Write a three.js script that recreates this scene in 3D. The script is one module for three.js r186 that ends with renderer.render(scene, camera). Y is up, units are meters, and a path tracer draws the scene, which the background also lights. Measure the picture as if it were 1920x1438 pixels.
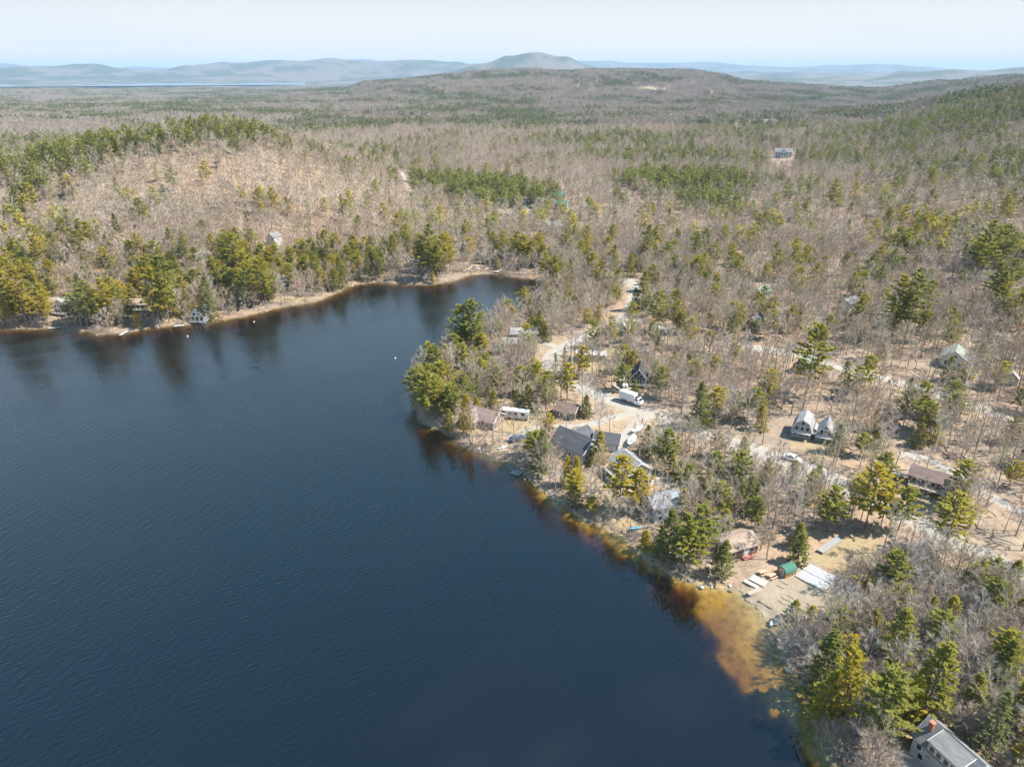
import * as THREE from 'three';
import { mergeGeometries } from 'three/addons/utils/BufferGeometryUtils.js';
import { RoundedBoxGeometry } from 'three/addons/geometries/RoundedBoxGeometry.js';
import { ConvexGeometry } from 'three/addons/geometries/ConvexGeometry.js';

// ---------------------------------------------------------------- camera, sky, sun, exposure
const scene = new THREE.Scene();
const EYE = 100, PITCH = 23.66;
const camera = new THREE.PerspectiveCamera(56.69, 1024 / 766, 1, 60000);
camera.position.set(0, EYE, 0);
camera.rotation.set(THREE.MathUtils.degToRad(-PITCH), 0, 0);
scene.add(camera);

const renderer = new THREE.WebGLRenderer({ antialias: true });
renderer.toneMapping = THREE.LinearToneMapping;
renderer.toneMappingExposure = 2.25;
renderer.shadowMap.enabled = true;

const { clamp, lerp, smoothstep: SS } = THREE.MathUtils;
const ss = (a, b, x) => { const t = clamp((x - a) / (b - a), 0, 1); return t * t * (3 - 2 * t); };
function rngOf(seed) {
  let s = seed | 0;
  return () => { s = (s + 0x6d2b79f5) | 0; let t = Math.imul(s ^ (s >>> 15), 1 | s); t = (t + Math.imul(t ^ (t >>> 7), 61 | t)) ^ t; return ((t ^ (t >>> 14)) >>> 0) / 4294967296; };
}
const hash2 = (x, y) => { let n = Math.imul(x | 0, 374761393) + Math.imul(y | 0, 668265263); n = Math.imul(n ^ (n >>> 13), 1274126177); return ((n ^ (n >>> 16)) >>> 0) / 4294967296; };
function noise(x, y) {
  const ix = Math.floor(x), iy = Math.floor(y), fx = x - ix, fy = y - iy, u = fx * fx * (3 - 2 * fx), v = fy * fy * (3 - 2 * fy);
  return lerp(lerp(hash2(ix, iy), hash2(ix + 1, iy), u), lerp(hash2(ix, iy + 1), hash2(ix + 1, iy + 1), u), v);
}
const fbm = (x, y, n = 4) => { let s = 0, a = 0.5; for (let i = 0; i < n; i++) { s += a * noise(x, y); x = x * 2.03 + 17.1; y = y * 2.03 + 9.7; a *= 0.5; } return s / (1 - Math.pow(0.5, n)); };

// pale spring sky, whitish at the horizon, with thin high cirrus
{
  const W = 1024, H = 512, data = new Float32Array(W * H * 4);
  const stops = [[-90, 0.66, 0.70, 0.74], [0, 1.06, 0.975, 0.87], [1.5, 1.01, 0.955, 0.87], [3.2, 0.93, 0.915, 0.88], [5, 0.80, 0.84, 0.855], [10, 0.66, 0.79, 0.90], [20, 0.50, 0.78, 1.06], [34, 0.22, 0.62, 1.06], [50, 0.12, 0.44, 0.89], [90, 0.13, 0.34, 0.80]];
  for (let r = 0; r < H; r++) {
    const el = ((r + 0.5) / H - 0.5) * 180;
    let k = 0; while (k < stops.length - 2 && el > stops[k + 1][0]) k++;
    const t = clamp((el - stops[k][0]) / (stops[k + 1][0] - stops[k][0]), 0, 1);
    for (let c = 0; c < W; c++) {
      const az = ((c + 0.5) / W - 0.5) * 2 * Math.PI, ce = Math.cos(el * Math.PI / 180);
      const x = Math.cos(az) * ce, z = Math.sin(az) * ce, y = Math.max(0.02, Math.sin(el * Math.PI / 180));
      const kx = x / (y + 0.12), kz = z / (y + 0.12);
      const veil = el > 0 ? 0.8 * ss(0.40, 0.72, fbm(kx * 0.7 + 3.1, kz * 1.6 + 8.2, 5)) * ss(0, 3, el) : 0;
      for (let j = 0; j < 3; j++) data[(r * W + c) * 4 + j] = 0.458 * lerp(lerp(stops[k][j + 1], stops[k + 1][j + 1], t), [0.80, 0.84, 0.88][j], veil * 0.6);
      data[(r * W + c) * 4 + 3] = 1;
    }
  }
  const sky = new THREE.DataTexture(data, W, H, THREE.RGBAFormat, THREE.FloatType);
  sky.mapping = THREE.EquirectangularReflectionMapping; sky.magFilter = THREE.LinearFilter; sky.needsUpdate = true;
  scene.background = sky; scene.environment = sky;
}
const SUN_AZ = 95, SUN_EL = 52;   // degrees: clockwise from the view direction, above the horizon
const sun = new THREE.DirectionalLight(new THREE.Color().setRGB(1, 0.94, 0.85), 4.9);
sun.position.set(Math.sin(SUN_AZ * Math.PI / 180) * Math.cos(SUN_EL * Math.PI / 180), Math.sin(SUN_EL * Math.PI / 180), -Math.cos(SUN_AZ * Math.PI / 180) * Math.cos(SUN_EL * Math.PI / 180)).multiplyScalar(800);
sun.castShadow = true; sun.shadow.mapSize.set(4096, 4096);
Object.assign(sun.shadow.camera, { left: -700, right: 700, top: 700, bottom: -700, near: 1, far: 3000 });
sun.target.position.set(80, 0, -300);
sun.position.add(sun.target.position);
scene.add(sun, sun.target);
scene.fog = new THREE.FogExp2(new THREE.Color().setRGB(0.52, 0.745, 1.0), 0.000057);

// ---------------------------------------------------------------- the land: shoreline, shelf, ridges
const pairs = (s) => s.trim().split(/\s+/).map((p) => p.split(',').map(Number));
const SHORE = pairs(`-217.4,-285.8 -203.8,-285.8 -193.3,-287.2 -179.3,-282.4 -172,-279.1 -163,-281.1 -153,-288.6 -142.5,-290.7 -130.6,-295.7 -121,-301.6 -112.1,-310.8 -104.4,-318.1 -93.5,-324 -88.4,-334.5 -85.2,-343.7 -80.7,-354.4 -71.9,-358.4 -57.7,-356.4 -46.5,-354.4 -35.7,-356.4 -28.1,-365.7 -21.5,-374.3 -11.6,-376.5 0,-369.9 11.2,-364.6 17,-356.4 17.3,-343.7 10.1,-323.1 0,-302.3 -11.1,-280.4 -21.1,-263.5 -28.9,-246.6 -34.1,-231.5 -34.7,-217.9 -30.3,-201.4 -26.3,-195.8 -19.3,-189.8 -14,-182.2 -8.4,-179 -3,-173.5 2.2,-168 5.7,-162.5 9.7,-157.3 13.5,-152.3 17.1,-147.2 20.6,-143.1 25.2,-139.9 28.2,-134.7 30.4,-129.8 33.9,-126.1 37.7,-122.6 41.9,-120.8 46.1,-120 48,-118.8 48.7,-116.2 50.2,-113.2 51.1,-109.4 50.5,-106.1 50.8,-101.3 51.4,-97.4 52,-93.7 51.2,-89.1 49.9,-84.8 50.1,-81.8 50.7,-78.1 50.4,-72.6 47.7,-64.6 42,-20 30,60 -120,140 -420,150 -640,20 -660,-180 -520,-270 -330,-284`);
const SHELF = pairs(`5,-166 5.6,-159.9 6.1,-152.3 10.7,-149.9 14.9,-145.3 18.7,-137.8 23.2,-133.7 28.3,-127.6 31.8,-124.7 34.1,-121.7 36.4,-119.1 36.6,-112.7 38.3,-106.8 36.8,-102.9 38,-100 39.6,-96.8 39.8,-92.6 42.4,-90.3 44.2,-87 45.6,-83 47.2,-79 48.6,-74 53,-73 53,-90 54,-100 53,-112 48,-122 38,-124 34,-128 31,-134 26,-142 20,-146 14,-155 8,-163`);
function signedTo(poly, x, z) {   // negative inside the polygon
  let best = 1e18, inside = false;
  for (let i = 0, j = poly.length - 1; i < poly.length; j = i++) {
    const [ax, az] = poly[j], [bx, bz] = poly[i], ex = bx - ax, ez = bz - az, px = x - ax, pz = z - az;
    const t = clamp((px * ex + pz * ez) / (ex * ex + ez * ez), 0, 1), dx = px - ex * t, dz = pz - ez * t, q = dx * dx + dz * dz;
    if (q < best) best = q;
    if ((az > z) !== (bz > z) && x < (bx - ax) * (z - az) / (bz - az) + ax) inside = !inside;
  }
  return inside ? -Math.sqrt(best) : Math.sqrt(best);
}
function shoreDistance(x, z) {   // metres inland; negative on the lake
  if (x > 320 || z < -640 || x < -900 || z > 400) return 400;
  const w = signedTo(SHORE, x, z);
  return w + (Math.abs(w) < 14 ? (fbm(x * 0.35, z * 0.35, 3) - 0.5) * 3.0 : 0);
}
const table = (s) => pairs(s);
const RIDGES = [
  { r: 21000, w: 2600, t: table('-37,236 -33.3,276 -31.7,223 -30.2,225 -28.1,181 -25.9,230 -24.3,196 -17.5,225 -10.8,396 -6.2,296 1.6,297 5.3,374 7,386 9.3,320 11.6,331 14.2,342 16.8,251 19.6,211 22.3,258 26.2,265 28.1,216 30,157 31.7,122 37.3,152') },
  { r: 12500, w: 1500, t: table('-37,156 -33.3,165 -30.2,188 -28.1,203 -26.6,142 -24.4,128 -22.7,179 -19.9,240 -17.4,271 -15.3,258 -13.1,305 -11.6,276 -10.1,231 -7.8,270 -6.2,278 -4.3,240 -2.4,202 1.6,100 37,100') },
  { r: 9000, w: 1000, t: table('-37,-20 -7.1,-42 -4.7,117 -2.3,201 -0.4,268 1.9,307 3.9,257 5.5,173 7.4,139 13.2,72 20.4,47 25.1,64 26.9,105 29.4,129 31.7,124 33.4,138 37.2,167') },
  { r: 3600, w: 1050, t: table('-37,-14 -21.3,-32 -18.5,-16 -15.5,9 -12.5,17 -10.2,52 -7.9,59 -4.7,77 -2.4,97 1.6,102 3.9,95 6.3,104 9.3,104 12.8,97 14.6,82 16.9,53 19.4,41 21.9,33 25.2,24 29.5,56 33.4,80 37.3,95') },
  { r: 1400, w: 430, t: table('-39,-57 1.6,-59 7.7,-24 12,-9 15,5 17.1,22 20,23 22.8,27 25.4,31 27.3,43 29.6,59 31.6,71 33.4,80 35.5,89 38,94') },
  { r: 620, w: 195, t: table('-42,31 -37.3,30 -34.5,34 -31.5,42 -28.3,48 -25,54 -21.5,57 -19.1,53 -15.9,41 -12.5,27 -9.8,15 -6.6,4 -2.5,-10 1.7,-28') },
];
function look(t, a) {
  if (a <= t[0][0]) return t[0][1];
  for (let i = 1; i < t.length; i++) if (a <= t[i][0]) { const k = (a - t[i - 1][0]) / (t[i][0] - t[i - 1][0]), s = k * k * (3 - 2 * k); return lerp(t[i - 1][1], t[i][1], s); }
  return t[t.length - 1][1];
}
function bedDepth(x, z, d) {
  const q = signedTo(SHELF, x, z), n = fbm(x * 0.22 + 40, z * 0.22, 4) - 0.5;
  const off = -d, plain = 0.25 * Math.min(off, 2) + 0.55 * Math.max(0, off - 2);
  const shelf = 0.12 + 0.09 * Math.min(off, 10) + 0.45 * Math.max(0, n) + (q > 0 ? 0.62 * q : 0) + 1.6 * ss(-2.2, 0.5, q + n * 4);
  const k = ss(9, 3, q);
  return Math.min(13, lerp(plain, Math.min(plain, shelf), k) + Math.max(0, n) * 0.3);
}
function height(x, z) {
  const d = shoreDistance(x, z), r = Math.hypot(x, z);
  if (d < 0) return -bedDepth(x, z, d) - 0.03;
  const a = Math.atan2(x, -z) * 180 / Math.PI;
  const base = lerp(8, -15, ss(1500, 4200, r));
  const slope = 17 * ss(110, 620, x) * ss(1900, 900, r);
  let h = 0.08 + 0.75 * ss(0, 3.5, d) + 2.9 * ss(2, 75, d) + (base - 3.7) * ss(40, 300, d) + slope;
  let s = 0;
  for (const k of RIDGES) {
    const e = (r - k.r) / k.w;
    if (Math.abs(e) > 3) continue;
    const c = look(k.t, a) - base - slope - (k.r === 1400 ? 8 : 0);
    if (c > 0) s += Math.pow(c * Math.exp(-e * e), 4);
  }
  h += Math.pow(s, 0.25) * ss(0, 90, d);
  const rough = 1.2 * ss(3, 40, d) + 5 * ss(500, 1500, r) + 34 * ss(5000, 9000, r);
  h += rough * (fbm(x / (40 + Math.min(r, 6000) * 0.035 + r * 0.012) + 7, z / (40 + Math.min(r, 6000) * 0.035 + r * 0.012), 4) - 0.5) * 1.6;
  return h + 0.25 * ss(0.5, 3, d) * (fbm(x * 0.3, z * 0.3, 2) - 0.5);
}
const PINES = pairs(`-34.5,-234.9,17.5 -29,-200,14.8 -25.7,-198.1,14.6 -18.8,-253.2,18.3 -15,-251.9,20.4 -19.1,-195.9,11.5 58.7,-272.1,16.2 66.5,-271.9,12.2 26.5,-148.7,13.8 19.6,-146.8,4.1 38.3,-124.8,11.6 40.7,-127.6,13.4 49.9,-124.6,8.1 82.5,-138.6,15.2 86.1,-138.3,10.7 89.5,-136.8,10.7 83.1,-145.5,8.6 95.4,-128.9,13.3 72.1,-115.9,5 77.8,-99.4,9.4 57.7,-80.4,15.5 60.6,-102.2,8.9 94.7,-207.7,22.6 140.1,-271.7,13.3 147.5,-260.2,21.9 151.7,-257.8,22.5 113.3,-274.5,8.9 95,-169.6,6.6 153.4,-433.7,15.5 161.8,-431.9,13.4 133.2,-398.9,12.3 98.6,-374,15.4 94.6,-342.7,13.4 110.6,-337,13.7 131.6,-345.4,14.2 141.1,-349.5,15 149.4,-356.1,13.8 201.2,-528.8,15.3 214.3,-541.4,12.1 233.3,-559.9,13.9 214.2,-482.6,23.3 247,-522.9,15.5 258.9,-529.8,14.9 270.2,-525.3,13.6 281.5,-533.5,12.9 306.2,-534.3,19.8 329.5,-559.5,12.4 226.6,-431.4,15.2 232.1,-423.1,16.9 205,-401.7,14.9 203.6,-372.3,16.7 208,-371.6,15.7 196,-390.5,9.6 262.2,-459.1,11.4 239.9,-414.1,14.9 239.7,-393.9,16.2 244.1,-392.4,11.5 210.5,-365.4,11.6 218.7,-368.1,9.1 219.5,-325.3,27 231.9,-331.5,23.3 247.8,-348.8,15.8 259.7,-357.7,13.8 198.4,-282.1,20.2 200.4,-281.8,16.7 227.3,-310.4,8.7 283.9,-442.7,13.4 286.7,-434.7,15.3 291.8,-426.3,18.7 303.9,-436.8,13.5 167.4,-350.1,10.8 159.7,-356.1,8.4 153.9,-311.4,11.2 160.3,-314.9,10.8 140.1,-322.4,6.5 187.6,-318.6,10.4 195.2,-321.5,9 207.1,-318.7,9.1 206.3,-274.1,11 -216.4,-291.6,22.8 -207.4,-288.3,22.1 -198.9,-288.5,12.2 -231,-342,17.9 -217.1,-327,13.1 -219.5,-415.1,12.6 -201.9,-389.6,15.3 -201.1,-407.9,14 -190.3,-349.3,11.6 -186,-349.3,14.7 -169.8,-333.7,17.9 -169.3,-323.3,16.7 -207.2,-336.4,10.9 -172.5,-320.2,13.1 -150.8,-288.9,23.8 -148.1,-292.2,26.3 -152,-289,12.1 -176.9,-284.6,18.6 -173,-289.3,17.9 -149.3,-331.1,8.7 -134.8,-340.6,21.4 -138.3,-339.7,15.6 -121.9,-317.3,22.1 -113.7,-314.6,21.3 -120.4,-310.5,16.3 -113.1,-318.5,11.9 -119,-351.9,14.9 -107.9,-337.3,12 -138.4,-417.8,15.4 -131.5,-425.6,8.7 -113.6,-438.4,11.3 -156.7,-424.5,8.1 -83.6,-348.5,22.3 -69.1,-370.2,10.6 -42.2,-360.5,25.8 -47.2,-360.4,18.2 -38.8,-360.3,16.9 -35.6,-370.7,20.4 -33.6,-381.3,15.9 -5.2,-398.6,15.9 3,-387.3,17.6 6.8,-387.4,16.4 14.4,-360.1,18.9 17.1,-358.8,13.9 3.3,-330,8.9 -59.1,-506.3,14.6 103.1,-463.5,9.3`);
const HEMLOCKS = pairs(`5.1,-202.5,8.9 1.7,-203.9,6.8 -6,-205.1,6.3 11.3,-271.8,10.5 13.6,-265.7,6.6 -20.6,-247,5.8 -10.3,-239.5,6.3 55.6,-189.1,13.5 23.9,-171,9 28.2,-166,7.6 64.5,-173.7,4.8 40.5,-213.7,3.5 7.9,-166.5,11.9 34.5,-129.1,12.1 50,-138.6,6 45.2,-123.9,8.1 62.9,-127.3,7.3 66.4,-128.8,8.8 81.4,-108.8,5.3 83.8,-106.5,6.8 68.1,-96.5,13.1 69,-95.8,7.4 53.6,-91.3,13.5 67.6,-84.4,16.8 80,-81,12.4 84.2,-91.7,10 76.6,-86.6,8.1 77.8,-75.5,7.4 57.8,-107.3,5.3 55.5,-109.9,3.7 98.2,-108,4 52,-85.6,10.5 200,-423.9,11 189,-433.6,9.2 190.1,-455.5,8.8 262.3,-414.1,10.6 -249.2,-372.3,10.4 -235.6,-362.1,10.8 -223.6,-359,9.9 -203.6,-354,11.9 -206.2,-370.7,14.2 -234.6,-432,11.3 -171.3,-354.1,14.6 -160.6,-334.4,8.9 -194.9,-310.4,14.1 -169.1,-303.5,9 -148.2,-342.4,9.8 -132,-296.5,17.9 -97.4,-370.3,14.4 -103.5,-368.1,14.4 -96.1,-321.4,18.4 -92.9,-319.7,10.6 -90.2,-328.3,15.3 -87.3,-338.7,14.2 -154.4,-387.9,7.5 -144.8,-302.1,10.1 -85.8,-346.7,14.4 -76.1,-378.2,16.9 -75,-360.5,11.3 -64.4,-382.9,16.4 -10.6,-398.2,15.9 61.2,-358.4,10.8 73,-377.6,20.6 58,-302.4,16.1 54.6,-302.9,9.4 61.7,-569.5,7.9 26.7,-375.2,9.1`);
const CEDARS = pairs(`-13.5,-188.2,11.7 16.7,-159.1,8 14.2,-159.9,7.8 53.8,-84.9,14.6 64.3,-83.7,10.3 -215.2,-356.8,9.1 -158.9,-285.7,6.7 -127.8,-295.7,14.8 -82.5,-343.7,10 -40.6,-355.8,6.4 16.6,-327.2,8.1 -91.9,-543,6.4`);
const SPRUCES = pairs(`-11,-207.4,10.3 -7.4,-207.5,7 14.8,-226,8.9 18.5,-231.4,9.2 29.1,-262.2,4.5 30.6,-154.4,4.9 35,-143.9,5.7 57.3,-145.4,10.2 58.6,-144.3,9 73.7,-78.2,13.4 100.3,-209.8,4.7 109.6,-212.1,5 121.2,-197.2,10.2 -106.7,-388.3,11.8 49.5,-336,20.7`);
const ROADS = {
  gravel_road: [6.4, pairs('58.2,-357 60.2,-338.2 55.4,-314.3 49,-294.2 37.6,-279.3 27.8,-268 19,-257.4 14.8,-248.7 14.6,-236.8 18.4,-224.5 24.9,-216.1 32.9,-208.9 40.3,-201.8 48.7,-193.7 57.8,-184.8 66.3,-176.8 74,-168.8 82.2,-160.3 87.9,-151.4 93.5,-141.4 97.7,-135.3 101.7,-127.7 107.5,-119.7 111.1,-111.8')],
  upper_road: [6, pairs('76.9,-260.3 89.5,-254 102.9,-246 111.6,-235.9 121.3,-225.8 130.9,-215.7 140.6,-202.1 151.8,-187.5 158.8,-176.5')],
  d1: [3.6, pairs('40.7,-201 31.3,-197.2 21.1,-192.8 12.9,-191.7 4.8,-191 1.3,-184.4')],
  d2: [4.2, pairs('42.4,-199.4 37.2,-192.3 32.5,-182.4 29.7,-170.5 32.4,-161.9 38.5,-160.3')],
  d3: [4, pairs('106.9,-171.1 112.3,-167.6 116.4,-159.5 118.1,-150.8 121.8,-142.3 125.2,-134.7')],
  d4: [3.2, pairs('19,-257.4 10.6,-266.5 3.2,-267.4')],
  d5: [3.4, pairs('51.1,-295.4 57,-282.8 65.7,-276.5')],
  d6: [3.5, pairs('93.5,-141.4 88.2,-146.4 84.2,-152.2')],
  d7: [4, pairs('15.1,-509.4 10.2,-552.3 6.4,-584')],
  d8: [5, pairs('-84.3,-605.4 -96.4,-655.4 -108.7,-721.6')],
  d9: [5, pairs('93.3,-536.7 93.3,-591 91.3,-624.1')],
  d10: [7, pairs('343.2,-1310.9 397.5,-1446.1 438.6,-1502.9')],
};
const BEACH = pairs('47.9,-119.7 49.8,-121.9 54.5,-124.6 58,-122.9 63,-126.3 66.9,-127.7 68.3,-121.9 65.3,-118.3 59.6,-113.6 54.8,-110.6 51.6,-110.2 50.2,-113.3 48.7,-116.4');
const LAWN = pairs('63,-126.3 70.2,-131.6 78.9,-136.7 85.2,-137.1 83.1,-131.3 76.9,-126.5 70.1,-122.6 67.6,-126.3');

const EVERGREEN = [[-338.2, -506.3, 60, 0.9], [-292.4, -419.6, 40, 0.47], [-329, -550.6, 60, 0.8], [-277, -532, 60, 0.8], [-244, -560, 60, 0.8], [-215, -575, 55, 0.75], [-330, -560, 70, 0.85], [-180, -600, 40, 0.5], [-289.1, -453.6, 40, 0.3], [-245.9, -359.8, 30, 0.34], [-230.9, -319, 25, 0.54], [-205.9, -301.3, 20, 0.54], [-182.1, -301, 18, 0.54], [-159.1, -307.7, 22, 0.57], [-174.2, -338.2, 20, 0.47], [-129.9, -335.9, 24, 0.61], [-131.7, -359.1, 20, 0.54], [-99.9, -361.1, 24, 0.61], [-99.5, -384, 18, 0.54], [-78.7, -381.6, 20, 0.54], [-65.6, -391.6, 12, 0.41], [-44.1, -384.4, 14, 0.54], [-6.2, -408.9, 14, 0.41], [12.1, -397.2, 14, 0.41], [-46.7, -638.7, 49.5, 1.25], [-17.6, -599.8, 44.0, 1.25], [4.1, -558.3, 33.0, 1.25], [133.8, -655.1, 44.0, 1.25], [157.8, -635.3, 60.5, 1.25], [152.7, -544.6, 27.5, 1.25], [86, -1002.4, 80, 0.6], [144.5, -836.6, 60, 0.6], [197.6, -831.8, 60, 0.7], [245.1, -772.6, 60, 0.5], [325.9, -754.5, 70, 0.6], [390.7, -791.1, 80, 0.5], [353.2, -615.6, 50, 0.5], [409, -636.5, 60, 0.6], [508.1, -761.7, 80, 0.48], [476.9, -910.7, 120, 0.64], [549.9, -933, 140, 0.76], [601.2, -926.5, 140, 0.8], [383.3, -572, 50, 0.5], [248.1, -412.1, 20, 0.4], [243.3, -350, 20, 0.5], [-13.8, -208.2, 10, 0.61], [-27.7, -208.6, 9, 0.61], [47.6, -322.1, 14, 0.4], [-30, -226, 9, 0.75], [-29, -212, 8, 0.75], [-23, -201, 7, 0.7], [-24, -240, 8, 0.6], [-16, -250, 10, 0.6], [60, -92, 8, 0.5], [62, -84, 7, 0.5]];
const FIELDS = [[455, -1375, 80, 95], [377.6, -1417.3, 23.1, 44.7], [460.9, -2613.8, 61.1, 75.8], [-135.1, -1466.5, 32.6, 59.4], [-480.1, -1882.4, 55.6, 86.4], [-313.4, -1583.4, 43, 80.8], [95.3, -591, 11.5, 35], [-978.2, -1604.2, 50.9, 21.3], [-1863.9, -3881.2, 157.8, 160.2]];
// ---------------------------------------------------------------- helpers and materials
const names = new Map();
const numbered = (n) => { const k = names.get(n) ?? 0; names.set(n, k + 1); return k ? n + '_' + String(k).padStart(3, '0') : n; };
const shade = (o) => { o.traverse((m) => { if (m.isMesh) { m.castShadow = true; m.receiveShadow = true; } }); return o; };
function thing(name, label, category, [x, y, z], turn = 0, group) {
  const o = new THREE.Group(); o.name = numbered(name); o.position.set(x, y, z); o.rotation.y = turn;
  o.userData = { label, category }; if (group) o.userData.group = group;
  scene.add(o); return o;
}
function part(name, geo, mat, parent) {
  const g = Array.isArray(geo) ? mergeGeometries(geo.map((q) => { q = q.index ? q.toNonIndexed() : q; for (const k of Object.keys(q.attributes)) if (!['position', 'normal', 'uv'].includes(k)) q.deleteAttribute(k); return q; })) : geo;
  const m = new THREE.Mesh(g, mat); m.name = name; m.castShadow = m.receiveShadow = true; parent.add(m); return m;
}
function structure(name, geo, mat) { const m = part(numbered(name), geo, mat, scene); m.userData.kind = 'structure'; return m; }
const RGB = (r, g, b) => new THREE.Color().setRGB(r, g, b);
const std = (r, g, b, rough = 0.9, more = {}) => new THREE.MeshStandardMaterial({ color: RGB(r, g, b), roughness: rough, ...more });
const leafy = (r, g, b) => new THREE.MeshPhysicalMaterial({ color: RGB(r, g, b), roughness: 1, transmission: 0.5, thickness: 0, specularIntensity: 0.2, side: THREE.DoubleSide });
function grain(size, fn) {
  const d = new Uint8Array(size * size * 4);
  for (let y = 0; y < size; y++) for (let x = 0; x < size; x++) { const c = fn(x, y), o = (y * size + x) * 4; d[o] = c[0]; d[o + 1] = c[1]; d[o + 2] = c[2]; d[o + 3] = 255; }
  const t = new THREE.DataTexture(d, size, size); t.wrapS = t.wrapT = THREE.RepeatWrapping; t.magFilter = THREE.LinearFilter; t.needsUpdate = true; return t;
}
const wrapNoise = (x, y, n, seed) => {   // value noise that tiles every n cells
  const ix = Math.floor(x), iy = Math.floor(y), fx = x - ix, fy = y - iy, u = fx * fx * (3 - 2 * fx), v = fy * fy * (3 - 2 * fy), m = (k) => ((k % n) + n) % n;
  const h = (a, b) => hash2(m(a) + seed * 131, m(b) + seed * 57);
  return lerp(lerp(h(ix, iy), h(ix + 1, iy), u), lerp(h(ix, iy + 1), h(ix + 1, iy + 1), u), v);
};
// leaf litter: fallen leaves, sticks and bare earth in fine and coarse grain (multiplies the ground's own colours)
const litter = grain(1024, (x, y) => {
  let a = 0; for (const [n, w] of [[10, 0.2], [28, 0.3], [80, 0.3], [256, 0.2]]) a += w * wrapNoise(x / 1024 * n, y / 1024 * n, n, n);
  const leaf = hash2(x >> 1, y >> 1), k = 0.36 + 1.02 * a + 0.2 * (leaf - 0.5), w = wrapNoise(x / 1024 * 60, y / 1024 * 60, 60, 5) - 0.5;
  return [clamp(255 * k * (1 + 0.06 * w), 0, 255), clamp(250 * k, 0, 255), clamp(246 * k * (1 - 0.1 * w), 0, 255)];
});
const gravelGrain = grain(512, (x, y) => { const k = 205 + 34 * (wrapNoise(x / 8, y / 8, 64, 3) - 0.5) + 50 * (hash2(x, y) - 0.5) + 40 * (wrapNoise(x / 40.96, y / 40.96, 12.5 | 0, 8) - 0.5); return [k, k * 0.985, k * 0.96]; });

// ---------------------------------------------------------------- ground, one sheet out to the horizon
const inPoly = (poly, x, z) => signedTo(poly, x, z);
function forestKind(x, z) {   // share of evergreens in the woods, 0 to 1
  const r = Math.hypot(x, z), n = fbm(x / 170 + 31, z / 170 + 5, 4);
  let k = (x > 20 ? 0.04 : 0.025) + lerp(0.10, 0.60, ss(450, 1300, r)) * ss(lerp(0.45, 0.42, ss(450, 1300, r)), 0.60, 0.6 * n + 0.4 * fbm(x / 45, z / 45 + 70, 3));
  for (const [cx, cz, rad, w] of EVERGREEN) { const q = ((x - cx) ** 2 + (z - cz) ** 2) / (rad * rad); if (q < 4) k = Math.max(k, w * Math.exp(-q * q)); }
  return k;
}
function groundColor(x, z, h, d, out) {
  const r = Math.hypot(x, z);
  if (d < 0.2) {
    const q = inPoly(SHELF, x, z), n = fbm(x * 0.3 + 3, z * 0.3 + 9, 4), muck = clamp(ss(-1.4, 0.8, q + (n - 0.5) * 4) * 0.85 + 0.45 * ss(0.60, 0.66, 0.55 * fbm(x * 0.4, z * 0.4 + 50, 3) + 0.45 * fbm(x * 1.3, z * 1.3, 2)), 0, 1);
    out[0] = lerp(0.46, 0.10, muck); out[1] = lerp(0.335, 0.07, muck); out[2] = lerp(0.18, 0.04, muck); return;
  }
  const a = fbm(x * 0.045 + 11, z * 0.045, 4), b = fbm(x * 0.2 + 70, z * 0.2 + 3, 4), c = fbm(x * 0.012 + 5, z * 0.012 + 8, 3);
  const warm = ss(0.36, 0.66, a * 0.6 + b * 0.4), pale = ss(0.45, 0.7, b * 0.5 + c * 0.5);
  out[0] = lerp(0.265, 0.345, warm); out[1] = lerp(0.212, 0.232, warm); out[2] = lerp(0.16, 0.148, warm);
  out[0] = lerp(out[0], 0.37, pale * 0.6); out[1] = lerp(out[1], 0.295, pale * 0.6); out[2] = lerp(out[2], 0.205, pale * 0.6);
  { const k = 0.55 * ss(0.52, 0.66, fbm(x * 0.42 + 20, z * 0.42 + 60, 3)); out[0] = lerp(out[0], 0.30, k); out[1] = lerp(out[1], 0.21, k); out[2] = lerp(out[2], 0.14, k); }
  if (d < 3.2) { const k = ss(3.2, 0.8, d + (b - 0.5) * 3) * 0.65; out[0] = lerp(out[0], 0.21, k); out[1] = lerp(out[1], 0.155, k); out[2] = lerp(out[2], 0.11, k); }
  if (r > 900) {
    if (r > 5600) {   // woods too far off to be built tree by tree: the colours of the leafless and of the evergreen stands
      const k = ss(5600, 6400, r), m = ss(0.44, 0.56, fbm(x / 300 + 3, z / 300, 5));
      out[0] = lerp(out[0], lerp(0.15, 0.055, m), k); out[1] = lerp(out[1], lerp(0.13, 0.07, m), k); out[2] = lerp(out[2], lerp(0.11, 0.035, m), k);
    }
    for (const [cx, cz, rx, rz] of FIELDS) { const q = ((x - cx) / rx) ** 2 + ((z - cz) / rz) ** 2 + (fbm(x / 40, z / 40, 2) - 0.5) * 0.8; if (q < 1) { out[0] = 0.50; out[1] = 0.45; out[2] = 0.27; } }
  }
}
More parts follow.
